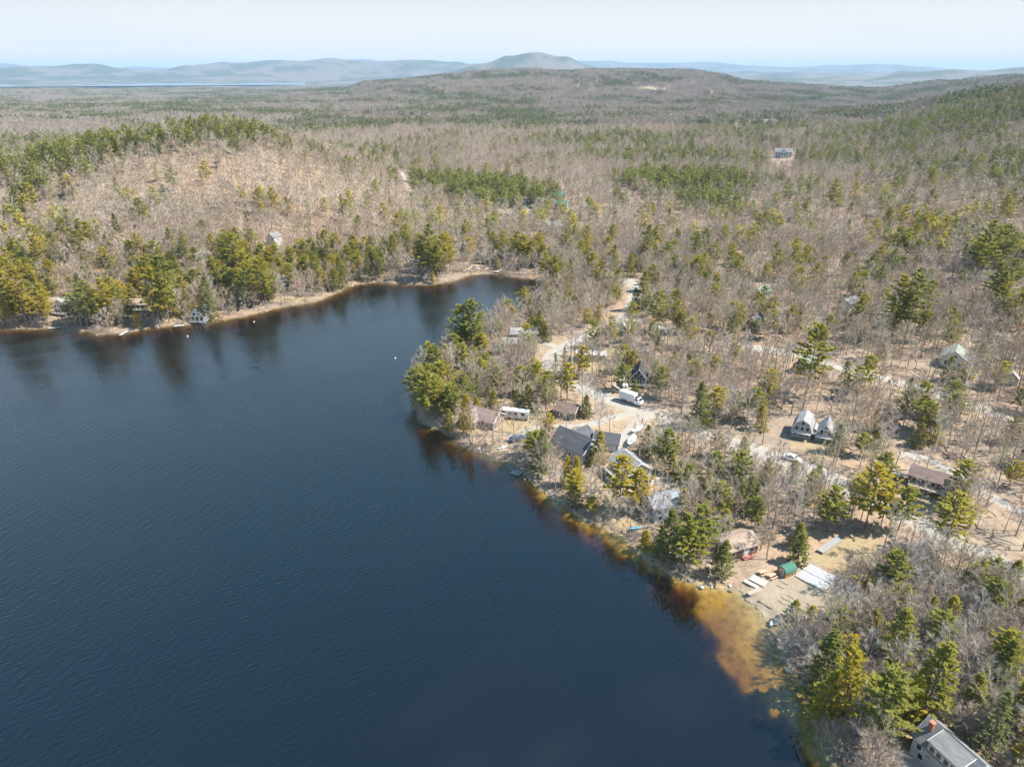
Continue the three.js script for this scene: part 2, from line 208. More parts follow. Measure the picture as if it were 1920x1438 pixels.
function buildGround() {
  const ang = [], rad = [];
  for (let a = -180; a < -46; a += 6) ang.push(a);
  for (let a = -46; a < 52; a += 0.2) ang.push(a);
  for (let a = 52; a < 180; a += 6) ang.push(a);
  for (let r = 20; r < 31000; r *= r < 70 ? 1.03 : r < 400 ? 1.008 : r < 1500 ? 1.012 : 1.02) rad.push(r);
  const n = ang.length, m = rad.length, pos = new Float32Array((n * m + 1) * 3), uv = new Float32Array((n * m + 1) * 2), col = new Float32Array((n * m + 1) * 3), idx = [], c = [0, 0, 0];
  for (let j = 0; j < m; j++) for (let i = 0; i < n; i++) {
    const t = ang[i] * Math.PI / 180, x = Math.sin(t) * rad[j], z = -Math.cos(t) * rad[j], h = height(x, z), o = j * n + i;
    pos.set([x, h, z], o * 3); uv.set([x / 30, z / 30], o * 2);
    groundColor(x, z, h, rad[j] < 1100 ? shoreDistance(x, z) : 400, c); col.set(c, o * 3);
  }
  pos.set([0, -13, 0], n * m * 3); col.set([0.1, 0.08, 0.05], n * m * 3);
  for (let j = 0; j < m - 1; j++) for (let i = 0; i < n; i++) { const a = j * n + i, b = j * n + (i + 1) % n, e = a + n, f = b + n; idx.push(a, b, e, b, f, e); }
  for (let i = 0; i < n; i++) idx.push(n * m, (i + 1) % n, i);
  const g = new THREE.BufferGeometry();
  g.setAttribute('position', new THREE.BufferAttribute(pos, 3)); g.setAttribute('uv', new THREE.BufferAttribute(uv, 2)); g.setAttribute('color', new THREE.BufferAttribute(col, 3));
  g.setIndex(idx); g.computeVertexNormals();
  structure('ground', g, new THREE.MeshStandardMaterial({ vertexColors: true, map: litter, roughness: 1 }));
}

// ---------------------------------------------------------------- water
function buildWater() {
  const size = 1024, N = 46, rnd = rngOf(12), waves = [], hgt = new Float32Array(size * size);
  for (let i = 0; i < N; i++) {   // wind ripples, mostly running one way
    const k = 14 + Math.floor(Math.pow(rnd(), 0.7) * 62), a = -0.55 + (rnd() - 0.5) * 1.7;
    waves.push([Math.round(Math.cos(a) * k), Math.round(Math.sin(a) * k), rnd() * 6.283, 1 / Math.pow(k, 0.85)]);
  }
  for (const [kx, ky, ph, am] of waves) for (let y = 0; y < size; y++) for (let x = 0; x < size; x++) hgt[y * size + x] += am * Math.sin((kx * x + ky * y) / size * 6.283185 + ph);
  const d = new Uint8Array(size * size * 4), tile = 48, metre = size / tile, amp = 0.044;
  for (let y = 0; y < size; y++) for (let x = 0; x < size; x++) {
    const w = (a, b) => hgt[((b + size) % size) * size + ((a + size) % size)];
    const sx = (w(x + 1, y) - w(x - 1, y)) * amp * metre * 0.5, sy = (w(x, y + 1) - w(x, y - 1)) * amp * metre * 0.5, l = 1 / Math.hypot(sx, sy, 1), o = (y * size + x) * 4;
    d[o] = 127.5 - 127.5 * sx * l; d[o + 1] = 127.5 - 127.5 * sy * l; d[o + 2] = 127.5 + 127.5 * l; d[o + 3] = 255;
  }
  const t = new THREE.DataTexture(d, size, size); t.wrapS = t.wrapT = THREE.RepeatWrapping; t.magFilter = THREE.LinearFilter; t.needsUpdate = true;
  const lake = new THREE.Group(); lake.name = 'lake'; lake.userData.kind = 'structure'; scene.add(lake);
  const g = new THREE.PlaneGeometry(850, 620); g.rotateX(-Math.PI / 2); g.translate(-290, 0, -140);
  const p = g.attributes.position, u = g.attributes.uv;
  for (let i = 0; i < p.count; i++) u.setXY(i, p.getX(i) / tile, -p.getZ(i) / tile);
  const gust = grain(512, (x, y) => { const k = 255 * clamp(0.42 + 1.5 * (0.6 * wrapNoise(x / 64, y / 25.6, 8, 3) + 0.4 * wrapNoise(x / 16, y / 8, 32, 9) - 0.5), 0.12, 1); return [k, k, k]; });   // wind lanes and calmer patches
  gust.repeat.set(0.12, 0.12); gust.rotation = 0.6;
  part('water_surface', g, new THREE.MeshPhysicalMaterial({ color: RGB(0.90, 0.95, 0.98), transmission: 0.996, thickness: 0, ior: 1.6, roughness: 0.3, roughnessMap: gust, normalMap: t, normalScale: new THREE.Vector2(WAVE, WAVE) }), lake);
  const b = new THREE.BoxGeometry(850, 30, 620); b.translate(-290, -15.03, -140);
  part('water_body', b, new THREE.MeshPhysicalMaterial({ color: RGB(1, 1, 1), transparent: true, opacity: 0, thickness: 10, attenuationColor: RGB(0.69, 0.555, 0.25), attenuationDistance: 1.0 }), lake);
}
const WAVE = 1;
function buildFarLake() {
  const pos = [], idx = [], R = [7300, 8800], n = 30;
  for (let i = 0; i <= n; i++) for (const r of R) { const a = lerp(-52, -15, i / n) * Math.PI / 180; pos.push(Math.sin(a) * r, -7, -Math.cos(a) * r); }
  for (let i = 0; i < n; i++) idx.push(i * 2, i * 2 + 2, i * 2 + 1, i * 2 + 1, i * 2 + 2, i * 2 + 3);
  const g = new THREE.BufferGeometry(); g.setAttribute('position', new THREE.Float32BufferAttribute(pos, 3)); g.setIndex(idx); g.computeVertexNormals();
  structure('far_lake', g, std(0.10, 0.15, 0.20, 0.25));
}

// ---------------------------------------------------------------- roads, beach, lawn (sheets laid over the ground)
const cleared = [];   // [x, z, radius] where no tree stands
const roadLines = [];
function ribbon(width, line) {
  const curve = new THREE.CatmullRomCurve3(line.map(([x, z]) => new THREE.Vector3(x, 0, z))), n = Math.max(4, Math.ceil(curve.getLength() / 1.5)), pos = [], uv = [], idx = [], K = 6;
  for (let i = 0; i <= n; i++) {
    const q = curve.getPointAt(i / n), t = curve.getTangentAt(i / n), nx = -t.z, nz = t.x;
    roadLines.push([q.x, q.z, width / 2]);
    for (let k = 0; k <= K; k++) {
      const s = (k / K - 0.5) * width * (1 + 0.35 * (noise(q.x * 0.4 + (k < K / 2 ? 0 : 50), q.z * 0.4) - 0.5)), x = q.x + nx * s, z = q.z + nz * s;
      pos.push(x, height(x, z) + 0.1 - (k === 0 || k === K ? 0.12 : 0), z); uv.push(x / 6, z / 6);
      if (i < n && k < K) { const a = i * (K + 1) + k; idx.push(a, a + 1, a + K + 1, a + 1, a + K + 2, a + K + 1); }
    }
  }
  const g = new THREE.BufferGeometry(); g.setAttribute('position', new THREE.Float32BufferAttribute(pos, 3)); g.setAttribute('uv', new THREE.Float32BufferAttribute(uv, 2)); g.setIndex(idx); g.computeVertexNormals(); return g;
}
function drape(poly, cell, lift, wobble = 1.2, scale = 6) {
  const xs = poly.map((p) => p[0]), zs = poly.map((p) => p[1]), x0 = Math.min(...xs) - 1, z0 = Math.min(...zs) - 1, nx = Math.ceil((Math.max(...xs) + 1 - x0) / cell), nz = Math.ceil((Math.max(...zs) + 1 - z0) / cell), pos = [], uv = [], idx = [], ids = new Map();
  const at = (i, j) => { const k = i * 4096 + j; if (!ids.has(k)) { const x = x0 + i * cell, z = z0 + j * cell; ids.set(k, pos.length / 3); pos.push(x, Math.max(0.03, height(x, z)) + lift, z); uv.push(x / scale, z / scale); } return ids.get(k); };
  for (let i = 0; i < nx; i++) for (let j = 0; j < nz; j++) {
    const x = x0 + (i + 0.5) * cell, z = z0 + (j + 0.5) * cell;
    if (inPoly(poly, x, z) + (noise(x * 0.6, z * 0.6) - 0.5) * wobble < 0 && shoreDistance(x, z) > 0.1) idx.push(at(i, j), at(i, j + 1), at(i + 1, j), at(i + 1, j), at(i, j + 1), at(i + 1, j + 1));
  }
  const g = new THREE.BufferGeometry(); g.setAttribute('position', new THREE.Float32BufferAttribute(pos, 3)); g.setAttribute('uv', new THREE.Float32BufferAttribute(uv, 2)); g.setIndex(idx); g.computeVertexNormals(); return g;
}
const gravelMat = std(0.40, 0.365, 0.315, 1, { map: gravelGrain }), sandMat = std(0.33, 0.275, 0.20, 1, { map: gravelGrain }), dryGrass = std(0.33, 0.255, 0.145, 1, { map: litter });
// ---------------------------------------------------------------- trees
class Soup {
  constructor() { this.p = []; }
  tri(a, b, c) { this.p.push(a.x, a.y, a.z, b.x, b.y, b.z, c.x, c.y, c.z); }
  tube(path, radii, sides = 4) {
    const rings = path.map((q, i) => {
      const d = path[Math.min(i + 1, path.length - 1)].clone().sub(path[Math.max(i - 1, 0)]).normalize(), u = new THREE.Vector3(d.y, -d.x, 0.31).cross(d).normalize(), v = d.clone().cross(u);
      return Array.from({ length: sides }, (_, k) => q.clone().addScaledVector(u, Math.cos(k / sides * 6.2832) * radii[i]).addScaledVector(v, Math.sin(k / sides * 6.2832) * radii[i]));
    });
    for (let i = 0; i + 1 < rings.length; i++) for (let k = 0; k < sides; k++) { const l = (k + 1) % sides; this.tri(rings[i][k], rings[i][l], rings[i + 1][k]); this.tri(rings[i][l], rings[i + 1][l], rings[i + 1][k]); }
  }
  spray(a, dir, len, w, rnd) {   // a needle spray held roughly level, as evergreens carry theirs
    const side = V(dir.z + (rnd() - 0.5) * 0.8, (rnd() - 0.5) * 0.9, -dir.x + (rnd() - 0.5) * 0.8).normalize().multiplyScalar(w / 2);
    this.tri(a.clone().add(side), a.clone().sub(side), a.clone().addScaledVector(dir, len));
  }
  sliver(a, dir, len, w, rnd) {   // a twig or needle spray: a thin three-cornered blade
    const side = new THREE.Vector3(rnd() - 0.5, rnd() - 0.5, rnd() - 0.5).cross(dir).normalize().multiplyScalar(w / 2);
    this.tri(a.clone().add(side), a.clone().sub(side), a.clone().addScaledVector(dir, len));
  }
  geo() { const g = new THREE.BufferGeometry(); g.setAttribute('position', new THREE.Float32BufferAttribute(this.p, 3)); g.computeVertexNormals(); return g; }
}
const V = (x, y, z) => new THREE.Vector3(x, y, z);
const bend = (dir, rnd, amount, up = 0) => dir.clone().add(V((rnd() - 0.5) * amount, (rnd() - 0.5) * amount + up, (rnd() - 0.5) * amount)).normalize();
// A leafless broad-leaved tree 1 unit = 1 metre, about 12.5 m tall.
function bareTree(seed, { primaries = 10, seconds = 5, twigs = 14, tl = 1.1, tw = 0.045, spread = 3.4, tall = 12.5, low = 0.36, stout = 1, tubes = true }) {
  const rnd = rngOf(seed), T = new Soup(), C = new Soup(), lean = V((rnd() - 0.5) * 0.9, 0, (rnd() - 0.5) * 0.9);
  const at = (t) => V(lean.x * t * t + 0.12 * Math.sin(t * 5 + seed), t * tall * 0.9, lean.z * t * t + 0.12 * Math.cos(t * 4 + seed));
  const R = (t) => stout * (0.155 * Math.pow(1 - t, 0.8) + 0.02);
  T.tube([0, 0.25, 0.5, 0.75, 1].map((t) => at(t).add(V(0, t ? 0 : -0.3, 0))), [0, 0.25, 0.5, 0.75, 1].map(R), tubes ? 5 : 3);
  const limb = (from, dir, len, rad, depth) => {
    const steps = depth ? 2 : 3, path = [from.clone()], d = dir.clone(); let p = from.clone();
    for (let i = 0; i < steps; i++) { p = p.clone().addScaledVector(d, len / steps); path.push(p); d.copy(bend(d, rnd, 0.35, 0.16)); }
    C.tube(path, path.map((_, i) => rad * (1 - 0.75 * i / steps)), 3);
    return path;
  };
  const along = (path, t) => { const k = t * (path.length - 1), i = Math.min(path.length - 2, Math.floor(k)); return path[i].clone().lerp(path[i + 1], k - i); };
  const spray = (path, n, scale) => {
    const dir = path[path.length - 1].clone().sub(path[0]).normalize();
    for (let i = 0; i < n; i++) { const t = 0.25 + 0.75 * Math.sqrt(rnd()); C.sliver(along(path, t), bend(dir, rnd, 1.5, 0.25), tl * scale * (0.5 + rnd() * 0.8), tw * (0.6 + rnd() * 0.7), rnd); }
  };
  for (let i = 0; i <= primaries; i++) {
    const top = i === primaries, t = top ? 0.97 : lerp(low, 0.95, (i + rnd() * 0.7) / primaries), az = i * 2.4 + rnd() * 0.9, tilt = top ? 0.1 : lerp(1.05, 0.45, (t - low) / (1 - low)) + (rnd() - 0.5) * 0.25;
    const dir = V(Math.cos(az) * Math.sin(tilt), Math.cos(tilt), Math.sin(az) * Math.sin(tilt)), len = top ? tall * 0.12 : spread * lerp(1.25, 0.75, (t - low) / (1 - low)) * (0.75 + rnd() * 0.5);
    const path = limb(at(t), dir, len, R(t) * 0.5, 0);
    for (let j = 0; j < seconds; j++) { const q = limb(along(path, 0.3 + 0.7 * (j + rnd() * 0.8) / seconds), bend(dir, rnd, 1.35, 0.2), len * (0.28 + rnd() * 0.25), 0.028 * stout, 1); spray(q, twigs, 1); }
    spray(path, twigs, 1.1);
  }
  return { trunk: T.geo(), crown: C.geo() };
}
// An evergreen: whorls of limbs with sprays of needles; profile(t) gives the limb length over the height.
function evergreen(seed, { tall, whorls, limbs, profile, base, rise, tip, tufts, blades, size, flat, ragged = 0.3, trunkR = 0.17, inner = 0.3 }) {
  const rnd = rngOf(seed), T = new Soup(), C = new Soup(), N = new Soup();
  const at = (t) => V(0.15 * Math.sin(t * 3 + seed), t * tall, 0.15 * Math.cos(t * 3 + seed));
  T.tube([0, 0.3, 0.6, 1].map((t) => at(t).add(V(0, t ? 0 : -0.3, 0))), [1, 0.75, 0.45, 0.05].map((k) => k * trunkR), 5);
  for (let w = 0; w < whorls; w++) {
    const t = base + (1 - base) * (w + 0.3) / whorls, n = Math.max(3, Math.round(limbs * (0.75 + rnd() * 0.5)));
    for (let i = 0; i < n; i++) {
      const L = profile((t - base) / (1 - base)) * (1 - ragged + rnd() * ragged * 2) + 0.12, az = (i + rnd() * 0.7) / n * 6.283 + w * 1.1, el = rise((t - base) / (1 - base)) + (rnd() - 0.5) * 0.3;
      const from = at(t + (rnd() - 0.5) * 0.6 * (1 - base) / whorls), dir = V(Math.cos(az) * Math.cos(el), Math.sin(el), Math.sin(az) * Math.cos(el)), end = from.clone().addScaledVector(dir, L).add(V(0, tip * L, 0));
      if (L > 1.2 && trunkR > 0.1) N.sliver(from, end.clone().sub(from).normalize(), L * 0.9, 0.09, rnd);
      const m = Math.max(2, Math.round(tufts * (0.35 + L / 3)));
      for (let k = 0; k < m; k++) {
        const s = inner + (1 - inner) * (k + rnd()) / m, c = from.clone().addScaledVector(dir, L * s).add(V((rnd() - 0.5) * 0.4 * L * 0.5, tip * L * s * s + (rnd() - 0.5) * 0.2, (rnd() - 0.5) * 0.4 * L * 0.5));
        for (let b = 0; b < blades; b++) {
          const out = V(dir.x * 0.8 + (rnd() - 0.5) * 1.8, (rnd() - 0.35) * flat + tip, dir.z * 0.8 + (rnd() - 0.5) * 1.8).normalize(), q = size * (0.6 + rnd() * 0.8);
          C.spray(c.clone().addScaledVector(out, -q * 0.25), out, q, q * 0.62, rnd);
        }
      }
    }
  }
  return { trunk: mergeGeometries([T.geo(), N.p.length ? N.geo() : T.geo()]), crown: C.geo() };
}
const pineShape = (seed, k = 1) => evergreen(seed, { tall: 15, whorls: Math.round(13 * k), limbs: 5, base: 0.28, profile: (t) => (0.55 + 2.6 * Math.pow(Math.sin(Math.PI * Math.min(1, 0.18 + t * 0.86)), 0.8)) * (0.85 + 0.3 * noise(t * 7, seed)), rise: (t) => lerp(0.0, 0.75, t * t), tip: 0.12, tufts: 9.5 * k, blades: 5, size: 0.64 / Math.sqrt(k), flat: 0.9, ragged: 0.42 });
const hemlockShape = (seed, k = 1) => evergreen(seed, { tall: 10, whorls: Math.round(18 * k), limbs: 7, base: 0.05, profile: (t) => 2.5 * Math.pow(1 - t, 0.72) * (0.9 + 0.25 * noise(t * 9, seed)), rise: (t) => lerp(-0.12, 0.6, t), tip: -0.08, tufts: 4.8 * k, blades: 4, size: 0.48 / Math.sqrt(k), flat: 0.8, ragged: 0.24, inner: 0.4 });
const cedarShape = (seed, k = 1) => evergreen(seed, { tall: 10, whorls: Math.round(18 * k), limbs: 7, base: 0.03, profile: (t) => 2.0 * Math.pow(Math.sin(Math.PI * Math.min(1, 0.3 + 0.7 * t)), 0.7) * (0.8 + 0.4 * noise(t * 8, seed)), rise: (t) => lerp(0.3, 1.0, t), tip: 0.25, tufts: 3.6 * k, blades: 4, size: 0.5 / Math.sqrt(k), flat: 1.5, ragged: 0.3, inner: 0.35 });
const spruceShape = (seed, k = 1) => evergreen(seed, { tall: 10, whorls: Math.round(17 * k), limbs: 6, base: 0.08, profile: (t) => 2.1 * Math.pow(1 - t, 0.9) * (0.85 + 0.3 * noise(t * 12, seed)), rise: (t) => lerp(-0.15, 0.5, t), tip: 0.05, tufts: 3.2 * k, blades: 4, size: 0.46 / Math.sqrt(k), flat: 0.7, ragged: 0.3, inner: 0.3 });

const M = {
  bark: std(0.25, 0.205, 0.165), barkPale: std(0.36, 0.31, 0.26), pineBark: std(0.16, 0.125, 0.10), birchBark: std(0.66, 0.63, 0.58),
  twig: [std(0.43, 0.345, 0.265), std(0.39, 0.33, 0.265), std(0.46, 0.34, 0.255), std(0.38, 0.34, 0.22), std(0.47, 0.41, 0.345), std(0.34, 0.255, 0.195), std(0.42, 0.365, 0.30)], twigPale: std(0.50, 0.46, 0.42), twigMauve: std(0.33, 0.25, 0.23),
  pine: [leafy(0.41, 0.365, 0.046), leafy(0.33, 0.32, 0.05), leafy(0.48, 0.39, 0.045), leafy(0.28, 0.285, 0.055)], hemlock: [leafy(0.27, 0.26, 0.04), leafy(0.20, 0.21, 0.044), leafy(0.38, 0.32, 0.038)],
  cedar: [leafy(0.52, 0.40, 0.03), leafy(0.42, 0.34, 0.034)], spruce: [leafy(0.20, 0.215, 0.07), leafy(0.22, 0.225, 0.07)],
};
const frame = (x, z) => { const a = Math.atan2(x, -z) * 180 / Math.PI; return a > -46 && a < 50; };
const KIND = {
  bare: { shapes: [1, 2, 3, 4, 5, 6].map((s) => bareTree(s * 17, { spread: 2.3 + (s % 3) * 0.4, low: 0.32 + (s % 2) * 0.1, stout: 0.85 + (s % 3) * 0.2 })), mid: [1, 2, 3, 4].map((s) => bareTree(s * 31, { primaries: 8, seconds: 3, twigs: 9, tl: 1.7, tw: 0.09, spread: 2.8, tubes: false })), tall: 12.5 },
  shrub: { shapes: [1, 2, 3].map((s) => bareTree(s * 91, { primaries: 9, seconds: 3, twigs: 10, tl: 0.8, tw: 0.045, spread: 2.0, tall: 3.4, low: 0.06, stout: 0.3 })), tall: 3.4 },
  pine: { shapes: [1, 2, 3, 4, 5].map((s) => pineShape(s * 13)), mid: [1, 2, 3].map((s) => pineShape(s * 29, 0.7)), tall: 15 },
  hemlock: { shapes: [1, 2, 3].map((s) => hemlockShape(s * 7)), mid: [1, 2].map((s) => hemlockShape(s * 11, 0.6)), tall: 10 },
  cedar: { shapes: [1, 2, 3].map((s) => cedarShape(s * 5)), tall: 10 },
  spruce: { shapes: [1, 2, 3].map((s) => spruceShape(s * 3)), tall: 10 },
};
const trees = { bare: [], shrub: [], pine: [], hemlock: [], cedar: [], spruce: [] };   // [x, z, height, variety, turn, tone]
const occupied = new Map(), cellOf = (x, z) => Math.floor(x / 6) * 100000 + Math.floor(z / 6);
function blocked(x, z, own) {
  for (const [cx, cz, r, view] of cleared) if (!(view && own < 0.3) && (x - cx) ** 2 + (z - cz) ** 2 < r * r) return true;
  const list = roadNear.get(Math.floor(x / 12) * 100000 + Math.floor(z / 12)); if (list) for (const [cx, cz, r] of list) if ((x - cx) ** 2 + (z - cz) ** 2 < (r + 2.4) ** 2 || ((x - cx * 0.975) ** 2 + (z - cz * 0.975) ** 2 < (r + 1.5) ** 2 && hash2(x * 10, z * 10) < 0.6)) return true;
  for (let i = -1; i <= 1; i++) for (let j = -1; j <= 1; j++) { const l = occupied.get((Math.floor(x / 6) + i) * 100000 + Math.floor(z / 6) + j); if (l) for (const [cx, cz, r] of l) if ((x - cx) ** 2 + (z - cz) ** 2 < (r + own) ** 2) return true; }
  return false;
}
const claim = (x, z, r) => { const k = cellOf(x, z); if (!occupied.has(k)) occupied.set(k, []); occupied.get(k).push([x, z, r]); };
const roadNear = new Map();
function plantAll() {
  for (const p of roadLines) for (let i = -1; i <= 1; i++) for (let j = -1; j <= 1; j++) { const k = (Math.floor(p[0] / 12) + i) * 100000 + Math.floor(p[1] / 12) + j; if (!roadNear.has(k)) roadNear.set(k, []); roadNear.get(k).push(p); }
  const rnd = rngOf(77);
  const put = (kind, x, z, h, tone = -1) => { trees[kind].push([x, z, h, Math.floor(rnd() * 60), rnd() * 6.283, tone < 0 ? Math.floor(rnd() * 60) : tone]); };
  for (const [list, kind] of [[PINES, 'pine'], [HEMLOCKS, 'hemlock'], [CEDARS, 'cedar'], [SPRUCES, 'spruce']]) for (const [x, z, h] of list) { if (shoreDistance(x, z) < 0.6 || cleared.some(([cx, cz, r]) => (x - cx) ** 2 + (z - cz) ** 2 < (r * 0.75) ** 2)) continue; put(kind, x, z, Math.max(5, h * 1.1)); claim(x, z, kind === 'pine' ? 1.4 : 1.6); }
  // woods: one tree to a cell, denser near by
  const sow = (r0, r1, cell, bareGap) => {
    for (let x = -r1; x < r1; x += cell) for (let z = -r1; z < 60; z += cell) {
      const X = x + rnd() * cell, Z = z + rnd() * cell, r = Math.hypot(X, Z), u = rnd(), v = rnd(), q = rnd();
      if (r < r0 || r >= r1 || !frame(X, Z)) continue;
      const d = shoreDistance(X, Z); if (d < 1.2) continue;
      const open = X > 70 && r < 420 ? 0.24 * ss(70, 120, X) : 0, thin = fbm(X * 0.03 + 60, Z * 0.03, 3), k = forestKind(X, Z);
      if (u < open + bareGap * (0.4 + 1.2 * ss(0.45, 0.7, thin))) continue;
      if (blocked(X, Z, 1.2) || (r > 900 && FIELDS.some(([cx, cz, rx, rz]) => ((X - cx) / rx) ** 2 + ((Z - cz) / rz) ** 2 < 1))) continue;
      if (v < k) { if (q < (r > 520 || k > 1 ? 0.28 : 0.62)) put('pine', X, Z, r < 330 ? 7 + rnd() * 6 : 9 + rnd() * 7, r > 520 ? 3 : -1); else put('hemlock', X, Z, 5 + rnd() * (r < 330 ? 4 : 7), r > 520 ? 1 : -1); }
      else put('bare', X, Z, 5.6 + 7.4 * rnd());
    }
  };
  sow(60, 300, 3.2, 0.24); sow(300, 460, 3.6, 0.14); sow(460, 1300, 4.8, 0.10);
  for (let i = 0; i < 1500; i++) { const X = 50 + rnd() * 60, Z = -125 + rnd() * 60; if (shoreDistance(X, Z) > 0.5 && !blocked(X, Z, 0.1) && inPoly(BEACH, X, Z) > 1) put('shrub', X, Z, 1.6 + rnd() * 2.6); }
  for (let i = 0; i < 26000; i++) {   // brush: thick along the water, thin in the woods
    const X = -260 + rnd() * 470, Z = -430 + rnd() * 370, d = shoreDistance(X, Z);
    if (d < 0.4 || (d > 5 && rnd() > 0.2) || (d <= 5 && rnd() > 0.6) || !frame(X, Z) || blocked(X, Z, 0.2)) continue;
    put('shrub', X, Z, d < 5 ? 1.6 + rnd() * 2.6 : 1.4 + rnd() * 2.2);
  }
}
const zoneOf = (x, z) => z < -275 && x < 20 ? 0 : x < 30 && z < -165 ? 1 : z > -128 || x < 62 && z > -165 ? 2 : 3;
const PLACE = ['across the lake', 'on the wooded point', 'by the sandy beach shore', 'around the gravel roads'];
const LABEL = {
  bare: [(p) => 'leafless grey-brown tree in the woods ' + p, 'tree', 'leafless trees '], shrub: [(p) => 'low leafless brown shrub growing ' + p, 'shrub', 'leafless shrubs '], pine: [(p) => 'ragged yellow-green pine tree growing ' + p, 'tree', 'pine trees '],
  hemlock: [(p) => 'dense cone-shaped dark green hemlock growing ' + p, 'tree', 'hemlocks '], cedar: [(p) => 'golden-green bushy cedar tree growing ' + p, 'tree', 'cedars '], spruce: [(p) => 'small blue-green spruce growing ' + p, 'tree', 'spruces '],
};
const NAME = { bare: ['bare_tree', 'bare_woods'], shrub: ['bare_shrub', 'undergrowth'], pine: ['pine_tree', 'pine_woods'], hemlock: ['hemlock_tree', 'hemlock_woods'], cedar: ['cedar_tree', 'cedar_woods'], spruce: ['spruce_tree', 'spruce_woods'] };
const trunkMat = (k, tone) => k === 'bare' ? (tone % 13 === 0 ? M.birchBark : tone % 3 ? M.bark : M.barkPale) : k === 'shrub' ? M.bark : M.pineBark;
const crownMats = { bare: M.twig, shrub: [M.twigMauve, M.twig[0], M.twig[3], M.twigPale], pine: M.pine, hemlock: M.hemlock, cedar: M.cedar, spruce: M.spruce };
function growAll() {
  const m4 = new THREE.Matrix4(), q = new THREE.Quaternion(), up = V(0, 1, 0), col = new THREE.Color();
  for (const kind of Object.keys(trees)) {
    const K = KIND[kind], list = trees[kind];
    for (const t of list) t.size = t[2] / Math.hypot(t[0], t[1], 90) * (Math.abs(Math.atan2(t[0], -t[1])) < 0.62 + 0.16 * ss(250, 80, Math.hypot(t[0], t[1])) ? 1 : 0.05) * (t[1] > -62 ? 0.05 : 1);
    list.sort((a, b) => b.size - a.size);
    const single = list.slice(0, 300), rest = list.slice(300), made = new Map();
    for (const [x, z, h, variety, turn, tone] of single) {
      const shape = K.shapes[variety % K.shapes.length], mats = crownMats[kind], c = tone % 13 === 0 && kind === 'bare' ? M.twigPale : mats[tone % mats.length], key = variety % K.shapes.length + '/' + tone % 156;
      let o;
      if (made.has(key)) o = made.get(key).clone();
      else { o = new THREE.Group(); part('trunk', shape.trunk, trunkMat(kind, tone), o); part('crown', shape.crown, c, o); made.set(key, o); }
      const s = h / K.tall, wide = kind === 'pine' ? Math.pow(Math.max(s, 0.5), 0.7) * 1.08 : kind === 'hemlock' ? lerp(s, 1, 0.3) * 1.15 : kind === 'shrub' ? s * 1.15 : lerp(s, 1, 0.25), place = PLACE[zoneOf(x, z)];
      o.name = numbered(NAME[kind][0]); o.position.set(x, height(x, z), z); o.rotation.y = turn; o.scale.set(wide, s, wide);
      o.userData = { label: LABEL[kind][0](place), category: LABEL[kind][1], group: LABEL[kind][2] + place };
      scene.add(o);
    }
    if (!rest.length) continue;
    const root = new THREE.Group(); root.name = NAME[kind][1]; root.userData = { kind: 'stuff', label: { bare: 'leafless grey-brown woods covering the slopes and the valley', shrub: 'leafless brush scattered through the woods', pine: 'yellow-green pines scattered through the woods and along ridges', hemlock: 'dark green hemlocks scattered through the woods' }[kind] ?? 'evergreens', category: kind === 'shrub' ? 'brush' : 'woods' }; scene.add(root);
    const near = rest.filter((t) => !K.mid || Math.hypot(t[0], t[1]) < 430), far = rest.filter((t) => K.mid && Math.hypot(t[0], t[1]) >= 430);
    for (const [set, shapes] of [[near, K.shapes], [far, K.mid]]) {
      if (!set.length) continue;
      shapes.forEach((shape, v) => {
        const mine = set.filter((t) => t[3] % shapes.length === v); if (!mine.length) return;
        const g = mergeGeometries([shape.trunk, shape.crown], true), mesh = new THREE.InstancedMesh(g, [trunkMat(kind, 1), set === far && crownMats[kind][0].transmission ? new THREE.MeshStandardMaterial({ color: crownMats[kind][0].color, roughness: 1 }) : crownMats[kind][0]], mine.length);
        mine.forEach(([x, z, h, , turn, tone], i) => {
          const s = h / K.tall, w = (kind === 'pine' ? 1.1 * Math.pow(s, 0.7) : lerp(s, 1, 0.25)) * (kind === 'pine' ? 0.98 : kind === 'hemlock' ? 1.1 : 1);
          m4.compose(V(x, height(x, z), z), q.setFromAxisAngle(up, turn), V(w, s, w)); mesh.setMatrixAt(i, m4);
          const a = crownMats[kind][tone % crownMats[kind].length].color, b = crownMats[kind][0].color; mesh.setColorAt(i, col.setRGB(a.r / b.r, a.g / b.g, a.b / b.b).multiplyScalar(0.78 + 0.44 * hash2(i, 31)));
        });
        mesh.name = NAME[kind][0] + '_stand'; mesh.castShadow = mesh.receiveShadow = true; root.add(mesh);
      });
    }
  }
}
